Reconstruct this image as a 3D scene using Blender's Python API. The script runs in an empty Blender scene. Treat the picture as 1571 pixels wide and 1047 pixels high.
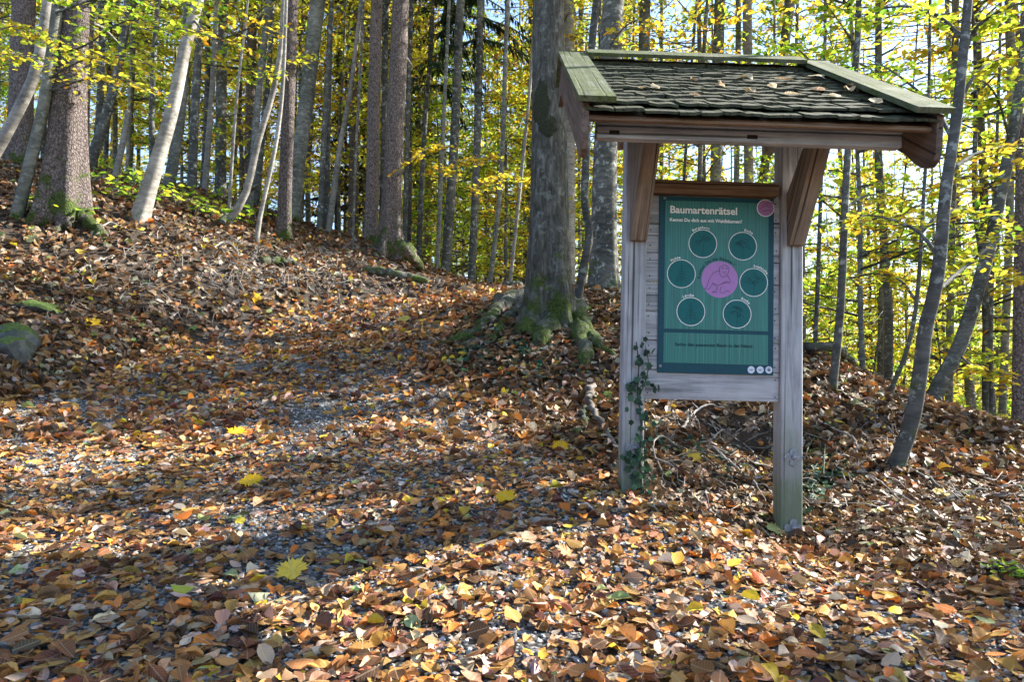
import bpy, math, random
import numpy as np
from mathutils import Vector, Matrix

# ------------------------------------------------------------------ camera, sky, sun, exposure
SC = bpy.context.scene
COL = SC.collection
CZ = 1.4                      # camera height in world
F = 1050.0                    # focal length in photo pixels (1571 wide)
PITCH = math.radians(3.3)
cam = bpy.data.cameras.new('camera')
cam.sensor_width = 36.0
cam.lens = F / 1571 * 36
cam.clip_start = 0.05
cam.clip_end = 2000
camo = bpy.data.objects.new('camera', cam)
camo.location = (0, 0, CZ)
camo.rotation_euler = (math.pi / 2 + PITCH, 0, 0)
COL.objects.link(camo)
SC.camera = camo

SUN_AZ = math.radians(68)     # clockwise from +Y (the viewing direction)
SUN_EL = math.radians(34)
W = bpy.data.worlds.new('World')
SC.world = W
W.use_nodes = True
wn = W.node_tree
bg = wn.nodes['Background']
sky = wn.nodes.new('ShaderNodeTexSky')
sky.sky_type = 'NISHITA'
sky.sun_disc = False
sky.sun_elevation = SUN_EL
sky.sun_rotation = SUN_AZ
sky.ozone_density = 1.6
sky.dust_density = 0.5
wn.links.new(sky.outputs[0], bg.inputs[0])
bg.inputs[1].default_value = 0.13
sl = bpy.data.lights.new('sun', 'SUN')
sl.energy = 5.0
sl.angle = math.radians(0.53)
sl.color = (1.0, 0.95, 0.87)
so = bpy.data.objects.new('sun', sl)
to_sun = Vector((math.sin(SUN_AZ) * math.cos(SUN_EL), math.cos(SUN_AZ) * math.cos(SUN_EL), math.sin(SUN_EL)))
so.rotation_euler = to_sun.to_track_quat('Z', 'Y').to_euler()
so.location = to_sun * 60
COL.objects.link(so)
vs = SC.view_settings
vs.view_transform = 'Standard'
vs.look = 'None'
vs.gamma = 1
vs.exposure = 1.8
vs.use_curve_mapping = False
SC.render.engine = 'CYCLES'
cy = SC.cycles
cy.max_bounces = 6
cy.diffuse_bounces = 3
cy.glossy_bounces = 2
cy.transmission_bounces = 4
cy.transparent_max_bounces = 4
cy.use_adaptive_sampling = True
cy.adaptive_threshold = 0.03
cy.use_denoising = True
cy.sample_clamp_indirect = 6
SC.render.use_persistent_data = False

rng = np.random.default_rng(7)
random.seed(7)

# ------------------------------------------------------------------ small helpers
def at(u, v, Y):
    """world point on the line of sight of a photo pixel at world distance Y"""
    a = (u - 785.5) / F
    b = (523.5 - v) / F
    y = math.cos(PITCH) - b * math.sin(PITCH)
    z = math.sin(PITCH) + b * math.cos(PITCH)
    s = Y / y
    return Vector((a * s, Y, CZ + z * s))

def link(o, parent=None):
    COL.objects.link(o)
    if parent is not None:
        o.parent = parent
    return o

def empty(name, loc=(0, 0, 0), rot=(0, 0, 0)):
    o = bpy.data.objects.new(name, None)
    o.location = loc
    o.rotation_euler = rot
    o.empty_display_size = 0.1
    return link(o)

def tag(o, label=None, cat=None, group=None, kind=None):
    if label: o['label'] = label
    if cat: o['category'] = cat
    if group: o['group'] = group
    if kind: o['kind'] = kind
    return o

def mesh_np(name, V, T, mat=None, smooth=False, col=None, uv=None):
    """mesh from numpy vertices and triangles"""
    m = bpy.data.meshes.new(name)
    V = np.asarray(V, np.float32); T = np.asarray(T, np.int32)
    n, t = len(V), len(T)
    m.vertices.add(n); m.vertices.foreach_set('co', V.ravel())
    m.loops.add(t * 3); m.loops.foreach_set('vertex_index', T.ravel())
    m.polygons.add(t)
    m.polygons.foreach_set('loop_start', np.arange(0, 3 * t, 3, dtype=np.int32))
    m.polygons.foreach_set('use_smooth', np.full(t, smooth))
    if col is not None:
        a = m.attributes.new('Col', 'FLOAT_COLOR', 'POINT')
        c = np.ones((n, 4), np.float32); c[:, :3] = col
        a.data.foreach_set('color', c.ravel())
    if uv is not None:
        a = m.attributes.new('luv', 'FLOAT_VECTOR', 'POINT')
        c = np.zeros((n, 3), np.float32); c[:, :2] = uv
        a.data.foreach_set('vector', c.ravel())
    m.update(calc_edges=True)
    if mat: m.materials.append(mat)
    return m

class MB:
    """collects simple solids into ONE mesh"""
    def __init__(self):
        self.v = []; self.f = []
    def poly(self, vs, fs):
        o = len(self.v)
        self.v += [tuple(p) for p in vs]
        self.f += [tuple(i + o for i in f) for f in fs]
        return self
    def box(self, x0, x1, y0, y1, z0, z1, bev=0.0):
        if bev <= 0:
            vs = [(x, y, z) for x in (x0, x1) for y in (y0, y1) for z in (z0, z1)]
            return self.poly(vs, [(0, 1, 3, 2), (4, 6, 7, 5), (0, 4, 5, 1), (2, 3, 7, 6), (0, 2, 6, 4), (1, 5, 7, 3)])
        b = bev
        pts = []
        lo = (x0, y0, z0); hi = (x1, y1, z1)
        idx = {}
        for sx in (0, 1):
            for sy in (0, 1):
                for sz in (0, 1):
                    s = (sx, sy, sz)
                    for ax in range(3):
                        p = []
                        for k in range(3):
                            e = hi[k] if s[k] else lo[k]
                            if k != ax: e += -b if s[k] else b
                            p.append(e)
                        idx[(s, ax)] = len(pts); pts.append(p)
        fs = []
        for ax in range(3):
            for side in (0, 1):
                o1, o2 = [k for k in range(3) if k != ax]
                q = []
                for a, c in ((0, 0), (1, 0), (1, 1), (0, 1)):
                    s = [0, 0, 0]; s[ax] = side; s[o1] = a; s[o2] = c
                    q.append(idx[(tuple(s), ax)])
                fs.append(tuple(q))
        for ax in range(3):
            o1, o2 = [k for k in range(3) if k != ax]
            for a in (0, 1):
                for c in (0, 1):
                    s0 = [0, 0, 0]; s0[o1] = a; s0[o2] = c; s1 = list(s0); s1[ax] = 1
                    fs.append((idx[(tuple(s0), o1)], idx[(tuple(s1), o1)], idx[(tuple(s1), o2)], idx[(tuple(s0), o2)]))
        for sx in (0, 1):
            for sy in (0, 1):
                for sz in (0, 1):
                    fs.append(tuple(idx[((sx, sy, sz), k)] for k in range(3)))
        return self.poly(pts, fs)
    def prism(self, prof, x0, x1):
        """profile in (y,z) pushed along x"""
        n = len(prof)
        vs = [(x0, y, z) for y, z in prof] + [(x1, y, z) for y, z in prof]
        fs = [tuple(range(n)), tuple(range(2 * n - 1, n - 1, -1))]
        fs += [(i, (i + 1) % n, n + (i + 1) % n, n + i) for i in range(n)]
        return self.poly(vs, fs)
    def plate(self, prof, y0, y1):
        """profile in (x,z) pushed along y"""
        n = len(prof)
        vs = [(x, y0, z) for x, z in prof] + [(x, y1, z) for x, z in prof]
        fs = [tuple(range(n)), tuple(range(2 * n - 1, n - 1, -1))]
        fs += [(i, (i + 1) % n, n + (i + 1) % n, n + i) for i in range(n)]
        return self.poly(vs, fs)
    def tube(self, pts, rad, sides=6, cap=True):
        V, T = tube_np(pts, rad, sides)
        return self.poly(V.tolist(), T.tolist())
    def mesh(self, name, mat, smooth=False):
        m = bpy.data.meshes.new(name)
        m.from_pydata(self.v, [], self.f)
        import bmesh
        b = bmesh.new(); b.from_mesh(m)
        bmesh.ops.recalc_face_normals(b, faces=b.faces)
        b.to_mesh(m); b.free()
        if smooth:
            m.polygons.foreach_set('use_smooth', [True] * len(m.polygons))
        if mat: m.materials.append(mat)
        m.update()
        return m
    def build(self, name, mat, parent=None, smooth=False):
        return link(bpy.data.objects.new(name, self.mesh(name, mat, smooth)), parent)

def build_rot(mb, name, mat, parent, phi):
    c, s_ = math.cos(phi), math.sin(phi)
    mb.v = [(x, y * c + z * s_, -y * s_ + z * c) for x, y, z in mb.v]
    o = mb.build(name, mat, parent); o.rotation_euler = (phi, 0, 0)
    return o

def resample(pts, n):
    """smooth Catmull-Rom curve through pts with n points"""
    P = np.array([tuple(p) for p in pts], float)
    if len(P) == 2:
        t = np.linspace(0, 1, n)[:, None]
        return P[0] * (1 - t) + P[1] * t
    d = np.r_[0, np.cumsum(np.linalg.norm(np.diff(P, axis=0), axis=1))]
    Q = np.vstack([2 * P[0] - P[1], P, 2 * P[-1] - P[-2]])
    out = []
    for s in np.linspace(0, d[-1], n):
        i = min(int(np.searchsorted(d, s, side='right')) - 1, len(P) - 2)
        t = (s - d[i]) / max(d[i + 1] - d[i], 1e-9)
        a, b, c, e = Q[i], Q[i + 1], Q[i + 2], Q[i + 3]
        out.append(0.5 * ((2 * b) + (-a + c) * t + (2 * a - 5 * b + 4 * c - e) * t * t + (-a + 3 * b - 3 * c + e) * t ** 3))
    return np.array(out)

def tube_np(pts, rad, sides=6, rfun=None):
    P = np.asarray([tuple(p) for p in pts], float); n = len(P)
    rad = np.broadcast_to(np.asarray(rad, float), (n,))
    T = np.gradient(P, axis=0)
    T /= np.linalg.norm(T, axis=1)[:, None] + 1e-12
    up = np.array([0, 1.0, 0]) if abs(T[0][2]) > 0.7 else np.array([0, 0, 1.0])
    V = []
    a = np.linspace(0, 2 * np.pi, sides, endpoint=False)
    N = np.cross(up, T[0]); N /= np.linalg.norm(N)
    for i in range(n):
        N = N - T[i] * N.dot(T[i]); N /= np.linalg.norm(N) + 1e-12
        B = np.cross(T[i], N)
        r = rad[i] if rfun is None else rad[i] * rfun(i, a)
        V.append(P[i] + (np.cos(a) * r)[:, None] * N + (np.sin(a) * r)[:, None] * B)
    V = np.vstack(V)
    V = np.vstack([V, P[0], P[-1]])
    fs = []
    j = np.arange(sides); k = (j + 1) % sides
    for i in range(n - 1):
        o = i * sides
        fs.append(np.c_[o + j, o + k, o + sides + k])
        fs.append(np.c_[o + j, o + sides + k, o + sides + j])
    c0 = n * sides; o = (n - 1) * sides
    fs.append(np.c_[k, j, np.full(sides, c0)])
    fs.append(np.c_[o + j, o + k, np.full(sides, c0 + 1)])
    return V, np.vstack(fs)

def join_np(parts):
    Vs, Ts, o = [], [], 0
    for V, T in parts:
        Vs.append(V); Ts.append(np.asarray(T) + o); o += len(V)
    return np.vstack(Vs), np.vstack(Ts)

def vnoise(x, y, seed=0):
    """smooth value noise in numpy, -1..1"""
    x = np.asarray(x, float) + seed * 17.13; y = np.asarray(y, float) - seed * 9.71
    xi = np.floor(x).astype(np.int64); yi = np.floor(y).astype(np.int64)
    fx = x - xi; fy = y - yi
    fx = fx * fx * (3 - 2 * fx); fy = fy * fy * (3 - 2 * fy)
    def h(a, b):
        n = (a * 374761393 + b * 668265263 + seed * 1442695) & 0xffffffff
        n = ((n ^ (n >> 13)) * 1274126177) & 0xffffffff
        return ((n ^ (n >> 16)) & 0xffff) / 32767.5 - 1
    return (h(xi, yi) * (1 - fx) + h(xi + 1, yi) * fx) * (1 - fy) + (h(xi, yi + 1) * (1 - fx) + h(xi + 1, yi + 1) * fx) * fy

# ------------------------------------------------------------------ terrain
_ctrl = [  # photo pixel and distance of points read off the ground
 (500,1047,1.8),(100,1047,1.8),(900,1047,1.8),(1300,1047,1.85),(1571,1047,1.85),
 (500,900,2.45),(100,900,2.45),(900,900,2.45),(1250,900,2.6),(1571,900,2.6),
 (500,800,3.15),(100,800,3.2),(850,800,3.1),(1100,820,3.05),(1212,832,3.5),(1170,835,3.3),(1260,832,3.5),(1571,800,3.6),
 (500,700,4.2),(100,700,4.2),(800,700,4.1),(968,757,3.5),(1350,800,3.55),
 (500,600,6.0),(250,600,6.0),(100,610,5.7),(700,610,5.7),(0,620,5.3),(0,560,6.2),(0,500,7.0),(0,430,8.0),(0,350,9.2),
 (500,550,7.3),(300,520,8.4),(620,540,7.4),(500,500,9.5),(640,480,10.0),(470,466,10.2),(560,458,10.8),(640,453,11.3),(720,449,12.0),(770,447,12.4),
 (95,342,9.6),(215,338,10.2),(150,440,8.6),(150,520,7.4),(230,285,13),(130,285,12.5),(0,255,12.5),(150,262,14.5),
 (300,430,9.6),(300,305,13),(350,335,12.2),(440,368,12.6),(520,376,13.2),(470,418,11.4),(598,390,13.4),(570,428,12.0),(645,430,12.9),
 (700,441,13.4),(770,441,13.6),
 (840,500,7.4),(850,560,6.4),(690,545,7.0),(760,500,7.9),(905,640,5.1),(930,500,8.0),(930,447,10.5),(880,580,6.1),
 (1100,720,4.0),(1100,640,5.0),(1140,600,5.8),(1240,540,7.2),(1300,660,5.3),(1300,750,4.2),(1378,720,4.6),(1400,612,7.3),
 (1480,640,7.2),(1571,720,4.9),(1571,665,6.6),(1480,760,4.2),
]
_cp = [tuple(at(*c)) for c in _ctrl]
_cp += [(x, y, z + CZ) for x, y, z in [
 (0,0,-.86),(-3,0,-.85),(3,0,-.9),(0,-5,-1.3),(-7,-4,-.2),(6,-5,-1.6),(-6,4,.55),(-9,6,2.2),(-10,0,1.2),(-12,10,4.2),(-14,16,5.6),
 (5,2,-.95),(8,3,-1.3),(8,7,-1.3),(11,5,-2.1),(12,11,-3.2),(7,10,-1.2),(4.2,10,.2),(2.5,14,.9),(6,15,-1.2),(0,17,1.35),(-4,17,3.2),(-8,18,4.3),
 (0,22,.1),(10,20,-3.6),(-12,24,4.6),(-4,25,1.4)]]
_cp = np.array(_cp)
def _tps_k(d2):
    return 0.5 * d2 * np.log(d2 + 1e-9)
def _fit(P, lam):
    n = len(P)
    d2 = ((P[:, None, :2] - P[None, :, :2]) ** 2).sum(-1)
    A = np.zeros((n + 3, n + 3))
    A[:n, :n] = _tps_k(d2) + lam * np.eye(n)
    A[:n, n] = 1; A[:n, n + 1:] = P[:, :2]
    A[n, :n] = 1; A[n + 1:, :n] = P[:, :2].T
    return np.linalg.solve(A, np.r_[P[:, 2], 0, 0, 0])
_w = _fit(_cp, 0.03)
def sstep(a, b, x):
    t = np.clip((x - a) / (b - a), 0, 1)
    return t * t * (3 - 2 * t)
def gz(x, y):
    x = np.asarray(x, float); y = np.asarray(y, float)
    sh = x.shape; x = x.ravel(); y = y.ravel()
    out = np.empty(len(x))
    for i in range(0, len(x), 20000):
        s = slice(i, i + 20000)
        cx = np.clip(x[s], -17, 15); cy_ = np.clip(y[s], -6, 26)
        d2 = (cx[:, None] - _cp[None, :, 0]) ** 2 + (cy_[:, None] - _cp[None, :, 1]) ** 2
        z = _tps_k(d2) @ _w[:-3] + _w[-3] + _w[-2] * cx + _w[-1] * cy_
        out[s] = z
    far = CZ - 7 + 13 / (1 + np.exp(-(-x - 0.25 * y + 3) / 8)) + 0.03 * np.clip(-x, 0, 200)
    w = sstep(13, 27, np.hypot(x, y - 6))
    out = out * (1 - w) + far * w
    out += 0.02 * vnoise(x * 2.1, y * 2.1, 3) + 0.010 * vnoise(x * 6, y * 6, 4)
    # hollow in the bank under the board
    out -= 0.26 * np.exp(-(((x - 1.55) / 0.36) ** 2 + ((y - 4.85) / 0.34) ** 2))
    return out.reshape(sh)
_gz0 = gz
LEFT = None
def gz(x, y):
    z = _gz0(x, y)
    if LEFT is not None:
        lx_ = np.interp(y, LEFT[:, 1], LEFT[:, 0])
        d = lx_ - np.asarray(x, float) + .10 * vnoise(np.asarray(x, float) * 1.9, np.asarray(y, float) * 1.9, 31)
        z = z + (.17 * sstep(0, .55, d) + .05 * sstep(0, .25, d) * vnoise(np.asarray(x, float) * 3.1, np.asarray(y, float) * 3.1, 33)) * sstep(3.5, 5.5, y) * (1 - sstep(11.6, 13, y))
    return z
def g1(x, y):
    return float(gz(np.array([x]), np.array([y]))[0])
_Ys = np.concatenate([np.arange(1.2, 8, .03), np.arange(8, 40, .08)])
def hit(u, v, fallback=12.0):
    """where the line of sight of a photo pixel meets the ground"""
    d = at(u, v, 1.0) - Vector((0, 0, CZ))
    X = d.x * _Ys; Z = CZ + d.z * _Ys
    below = Z < gz(X, _Ys)
    i = int(np.argmax(below)) if below.any() else -1
    Y = _Ys[i] if i > 0 else fallback
    p = at(u, v, Y)
    return p

def path_poly():
    L = [(-250,690),(0,625),(130,592),(300,524),(470,470),(640,455),(750,449)]
    R = [(775,452),(700,496),(655,560),(760,640),(900,735),(1050,800),(1250,860),(1571,930)]
    pts = [hit(*p) for p in L] + [hit(*p) for p in R]
    pts = [(p.x, p.y) for p in pts] + [(5.0, 1.5), (4.0, -3.0), (-5.0, -3.0), (-5.5, 2.5)]
    return np.array(pts)
PP = path_poly()
LEFT = PP[1:7][PP[1:7, 1].argsort()]
def path_sd(x, y):
    """signed distance to the path's edge, positive inside"""
    x = np.asarray(x, float).ravel(); y = np.asarray(y, float).ravel()
    d = np.full(len(x), 1e9); ins = np.zeros(len(x), bool)
    n = len(PP)
    for i in range(n):
        a = PP[i]; b = PP[(i + 1) % n]
        e = b - a
        t = np.clip(((x - a[0]) * e[0] + (y - a[1]) * e[1]) / (e @ e), 0, 1)
        d = np.minimum(d, np.hypot(x - a[0] - t * e[0], y - a[1] - t * e[1]))
        c = (a[1] > y) != (b[1] > y)
        with np.errstate(divide='ignore', invalid='ignore'):
            xi = a[0] + (y - a[1]) * e[0] / (e[1] if e[1] != 0 else 1e-9)
        ins ^= c & (x < xi)
    return np.where(ins, d, -d)

# ------------------------------------------------------------------ materials
def new_mat(name):
    m = bpy.data.materials.new(name); m.use_nodes = True
    nt = m.node_tree
    return m, nt, nt.nodes['Principled BSDF']
def N(nt, typ, **kw):
    n = nt.nodes.new(typ)
    for k, v in kw.items():
        if k.startswith('i_'):
            key = k[2:]
            n.inputs[int(key) if key.isdigit() else key.replace('_', ' ')].default_value = v
        else:
            setattr(n, k, v)
    return n
def ramp(nt, fac, stops, interp='LINEAR'):
    r = nt.nodes.new('ShaderNodeValToRGB')
    r.color_ramp.interpolation = interp
    el = r.color_ramp.elements
    while len(el) < len(stops): el.new(0.5)
    for e, (p, c) in zip(el, stops):
        e.position = p; e.color = (*c, 1) if len(c) == 3 else c
    if fac is not None: nt.links.new(fac, r.inputs[0])
    return r.outputs[0]
def mix(nt, a, b, fac, blend='MIX'):
    n = nt.nodes.new('ShaderNodeMix'); n.data_type = 'RGBA'; n.blend_type = blend
    for sock, val in ((n.inputs[0], fac), (n.inputs[6], a), (n.inputs[7], b)):
        if hasattr(val, 'links') or isinstance(val, bpy.types.NodeSocket): nt.links.new(val, sock)
        elif isinstance(val, (int, float)): sock.default_value = val
        else: sock.default_value = (*val, 1)
    return n.outputs[2]
def math_(nt, op, a, b=0.0, clamp=False):
    n = nt.nodes.new('ShaderNodeMath'); n.operation = op; n.use_clamp = clamp
    for s, v in ((n.inputs[0], a), (n.inputs[1], b)):
        if isinstance(v, bpy.types.NodeSocket): nt.links.new(v, s)
        else: s.default_value = v
    return n.outputs[0]
def coords(nt, scale=(1, 1, 1), out='Object'):
    tc = nt.nodes.new('ShaderNodeTexCoord'); mp = nt.nodes.new('ShaderNodeMapping')
    mp.inputs['Scale'].default_value = scale
    nt.links.new(tc.outputs[out], mp.inputs[0])
    return mp.outputs[0]
def noise(nt, vec, scale, detail=4, rough=0.55, dist=0.0):
    n = N(nt, 'ShaderNodeTexNoise', i_Scale=scale, i_Detail=detail, i_Roughness=rough, i_Distortion=dist)
    if vec is not None: nt.links.new(vec, n.inputs['Vector'])
    return n.outputs['Fac']
def bump(nt, bsdf, h, strength=0.5, dist=0.01):
    b = N(nt, 'ShaderNodeBump', i_Strength=strength, i_Distance=dist)
    nt.links.new(h, b.inputs['Height'])
    nt.links.new(b.outputs[0], bsdf.inputs['Normal'])

def bark_mat(name, dark, mid, light, kind, moss=0.0, lichen=0.0):
    m, nt, b = new_mat(name)
    oi = N(nt, 'ShaderNodeObjectInfo')
    if kind == 'spruce':
        v1 = coords(nt, (1, 1, .7))
        vo = N(nt, 'ShaderNodeTexVoronoi', feature='DISTANCE_TO_EDGE', i_Scale=27.0)
        nz = noise(nt, coords(nt, (1, 1, .6)), 34, 6, .68)
        add = N(nt, 'ShaderNodeVectorMath', operation='MULTIPLY_ADD')
        add.inputs[1].default_value = (.20, .20, .16)
        n3 = N(nt, 'ShaderNodeTexNoise', i_Scale=9.0, i_Detail=3)
        nt.links.new(n3.outputs['Color'], add.inputs[0]); nt.links.new(v1, add.inputs[2])
        nt.links.new(add.outputs[0], vo.inputs['Vector'])
        h = math_(nt, 'MULTIPLY', math_(nt, 'MINIMUM', vo.outputs['Distance'], .14), 6)
        c = ramp(nt, math_(nt, 'ADD', math_(nt, 'MULTIPLY', h, .22), math_(nt, 'MULTIPLY', nz, .9)), [(.36, dark), (.58, mid), (.80, light)])
        bump(nt, b, math_(nt, 'ADD', math_(nt, 'MULTIPLY', h, .6), nz), .9, .02)
    elif kind == 'rough':
        v1 = coords(nt, (1, 1, .22))
        nz = noise(nt, v1, 24, 5, .62, .6)
        n2 = noise(nt, coords(nt), 5, 4)
        h = ramp(nt, nz, [(.35, (0, 0, 0)), (.62, (1, 1, 1))])
        c = ramp(nt, math_(nt, 'ADD', math_(nt, 'MULTIPLY', nz, .7), math_(nt, 'MULTIPLY', n2, .3)), [(.34, dark), (.5, mid), (.66, light)])
        bump(nt, b, h, .8, .03)
    else:
        v1 = coords(nt, (1, 1, 3.0))
        nz = noise(nt, v1, 7, 5, .6, .3)
        n2 = noise(nt, coords(nt, (1, 1, .6)), 2.2, 4)
        c = ramp(nt, math_(nt, 'ADD', math_(nt, 'MULTIPLY', nz, .5), math_(nt, 'MULTIPLY', n2, .5)), [(.36, dark), (.5, mid), (.64, light)])
        bump(nt, b, noise(nt, v1, 26, 4), .45, .008)
    if lichen:
        ln = noise(nt, coords(nt), 11, 4, .65)
        lm = ramp(nt, ln, [(.56, (0, 0, 0)), (.63, (lichen,) * 3)])
        c = mix(nt, c, (.42, .45, .40), lm)
    # every trunk is a little different
    hv = N(nt, 'ShaderNodeHueSaturation')
    nt.links.new(c, hv.inputs['Color'])
    nt.links.new(math_(nt, 'ADD', math_(nt, 'MULTIPLY', oi.outputs['Random'], .5), .75), hv.inputs['Value'])
    c = hv.outputs[0]
    if moss:
        tc = N(nt, 'ShaderNodeTexCoord'); sx = N(nt, 'ShaderNodeSeparateXYZ')
        nt.links.new(tc.outputs['Object'], sx.inputs[0])
        hgt = N(nt, 'ShaderNodeMapRange', i_1=0.0, i_2=1.1, i_3=1.0, i_4=0.0)
        nt.links.new(sx.outputs[2], hgt.inputs[0])
        mn = noise(nt, coords(nt), 4.5, 5, .65)
        mm = math_(nt, 'ADD', math_(nt, 'MULTIPLY', hgt.outputs[0], .34 * moss), mn)
        mk = ramp(nt, mm, [(.66, (0, 0, 0)), (.78, (1, 1, 1))])
        mc = ramp(nt, noise(nt, coords(nt), 40, 3), [(.3, (.02, .035, .008)), (.7, (.10, .14, .025))])
        c = mix(nt, c, mc, mk)
    nt.links.new(c, b.inputs['Base Color'])
    b.inputs['Roughness'].default_value = .88
    b.inputs['Specular IOR Level'].default_value = .25
    return m

M = {}
M['spruce'] = bark_mat('spruce_bark', (.05, .036, .032), (.145, .115, .105), (.31, .265, .25), 'spruce', moss=.75)
M['beech'] = bark_mat('beech_bark', (.06, .063, .053), (.15, .153, .133), (.29, .292, .265), 'smooth', moss=.55, lichen=.5)
M['pale'] = bark_mat('pale_bark', (.11, .10, .085), (.24, .222, .195), (.39, .37, .335), 'smooth', moss=.3, lichen=.3)
M['dark'] = bark_mat('dark_bark', (.035, .036, .032), (.085, .085, .075), (.17, .165, .15), 'smooth', moss=.5, lichen=.6)
M['twig'] = bark_mat('dead_twig', (.09, .075, .06), (.22, .195, .17), (.40, .37, .335), 'smooth')
M['rough'] = bark_mat('rough_bark', (.04, .037, .029), (.125, .12, .098), (.25, .245, .21), 'rough', moss=.8, lichen=.35)

def leaf_mat(name, attr=True, trans=.45, rough=.45, veins=False, hue_var=0.0, sat=1.0):
    m, nt, b = new_mat(name)
    out = nt.nodes['Material Output']
    if attr:
        a = N(nt, 'ShaderNodeAttribute', attribute_name='Col'); c = a.outputs['Color']
    else:
        a = N(nt, 'ShaderNodeObjectInfo'); c = a.outputs['Color']
    if hue_var:
        oi = N(nt, 'ShaderNodeObjectInfo')
        hv = N(nt, 'ShaderNodeHueSaturation', i_Saturation=sat)
        nt.links.new(math_(nt, 'ADD', math_(nt, 'MULTIPLY', oi.outputs['Random'], hue_var), .5 - hue_var / 2), hv.inputs['Hue'])
        nt.links.new(c, hv.inputs['Color']); c = hv.outputs[0]
    if veins:
        uv = N(nt, 'ShaderNodeAttribute', attribute_name='luv')
        sp = N(nt, 'ShaderNodeSeparateXYZ'); nt.links.new(uv.outputs['Vector'], sp.inputs[0])
        ax = math_(nt, 'ABSOLUTE', sp.outputs[0])
        mid = math_(nt, 'LESS_THAN', ax, .018)
        sv = math_(nt, 'FRACT', math_(nt, 'MULTIPLY', math_(nt, 'SUBTRACT', sp.outputs[1], math_(nt, 'MULTIPLY', ax, .75)), 8.0))
        side = math_(nt, 'LESS_THAN', math_(nt, 'ABSOLUTE', math_(nt, 'SUBTRACT', sv, .5)), .09)
        vm = math_(nt, 'MAXIMUM', mid, math_(nt, 'MULTIPLY', side, .45))
        blot = noise(nt, coords(nt, out='Object'), 55, 3, .6)
        c = mix(nt, c, (.16, .085, .035), ramp(nt, blot, [(.52, (0, 0, 0)), (.72, (.75, .75, .75))]))
        c = mix(nt, c, mix(nt, c, (.75, .6, .4), .28), vm)
        bump(nt, b, math_(nt, 'ADD', vm, math_(nt, 'MULTIPLY', blot, .6)), .5, .003)
    nt.links.new(c, b.inputs['Base Color'])
    b.inputs['Roughness'].default_value = rough
    b.inputs['Specular IOR Level'].default_value = .16
    t = N(nt, 'ShaderNodeBsdfTranslucent'); nt.links.new(c, t.inputs[0])
    mx = N(nt, 'ShaderNodeMixShader', i_0=trans)
    nt.links.new(b.outputs[0], mx.inputs[1]); nt.links.new(t.outputs[0], mx.inputs[2])
    nt.links.new(mx.outputs[0], out.inputs[0])
    return m
M['canopy'] = leaf_mat('beech_foliage', trans=.62, hue_var=.04)
M['needle'] = leaf_mat('spruce_needles', trans=.15, rough=.6)
M['litter'] = leaf_mat('fallen_leaves', trans=.12, rough=.42, veins=True)
M['leaf'] = leaf_mat('single_leaf', attr=False, trans=.14, rough=.42, veins=True)
M['ivy'] = leaf_mat('ivy_leaf', attr=False, trans=.12, rough=.32)
M['ivyattr'] = leaf_mat('ivy_leaf_mass', attr=True, trans=.12, rough=.34)

def wood_mat(name, dark, mid, light, axis, rough=.8, moss=None, scale=1.0, moss_low=False):
    m, nt, b = new_mat(name)
    sc = [38 * scale] * 3; sc[axis] = 2.2 * scale
    v = coords(nt, tuple(sc))
    oi = N(nt, 'ShaderNodeObjectInfo')
    off = N(nt, 'ShaderNodeVectorMath', operation='ADD')
    cb = N(nt, 'ShaderNodeCombineXYZ')
    for i in range(3): nt.links.new(math_(nt, 'MULTIPLY', oi.outputs['Random'], 37.0 + i), cb.inputs[i])
    nt.links.new(v, off.inputs[0]); nt.links.new(cb.outputs[0], off.inputs[1])
    g = noise(nt, off.outputs[0], 1.0, 5, .6, .8)
    broad = noise(nt, coords(nt), 5, 4)
    f = math_(nt, 'ADD', math_(nt, 'MULTIPLY', g, .65), math_(nt, 'MULTIPLY', broad, .35))
    c = ramp(nt, f, [(.34, dark), (.5, mid), (.66, light)])
    cs = [75 * scale] * 3; cs[axis] = .9 * scale
    cv = N(nt, 'ShaderNodeVectorMath', operation='ADD')
    nt.links.new(coords(nt, tuple(cs)), cv.inputs[0]); nt.links.new(cb.outputs[0], cv.inputs[1])
    crack = ramp(nt, noise(nt, cv.outputs[0], 1.0, 1, .4, 0), [(.64, (0, 0, 0)), (.72, (.85, .85, .85))])
    c = mix(nt, c, tuple(x * .25 for x in dark), crack)
    if moss:
        mn = noise(nt, coords(nt), 7, 6, .7)
        mk = ramp(nt, mn, [(.40, (0, 0, 0)), (.60, (1, 1, 1))])
        c = mix(nt, c, ramp(nt, noise(nt, coords(nt), 60, 3), [(.3, moss[0]), (.7, moss[1])]), mk)
    if moss_low:
        tc = N(nt, 'ShaderNodeTexCoord'); sx = N(nt, 'ShaderNodeSeparateXYZ')
        nt.links.new(tc.outputs['Object'], sx.inputs[0])
        hg = N(nt, 'ShaderNodeMapRange', i_1=0.0, i_2=.75, i_3=1.0, i_4=0.0)
        nt.links.new(sx.outputs[2], hg.inputs[0])
        mm = math_(nt, 'ADD', math_(nt, 'MULTIPLY', hg.outputs[0], .36), math_(nt, 'MULTIPLY', math_(nt, 'ADD', g, broad), .5))
        mk = ramp(nt, mm, [(.58, (0, 0, 0)), (.78, (.85, .85, .85))])
        c = mix(nt, c, (.10, .14, .07), mk)
    bump(nt, b, math_(nt, 'SUBTRACT', g, crack), .6, .005)
    nt.links.new(c, b.inputs['Base Color'])
    b.inputs['Roughness'].default_value = rough
    b.inputs['Specular IOR Level'].default_value = .3
    return m
GR = ((.185, .192, .205), (.365, .378, .40), (.53, .545, .57))
M['post'] = wood_mat('grey_post_wood', *GR, 2, moss_low=True)
M['greyx'] = wood_mat('grey_board_wood', *GR, 0)
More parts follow.
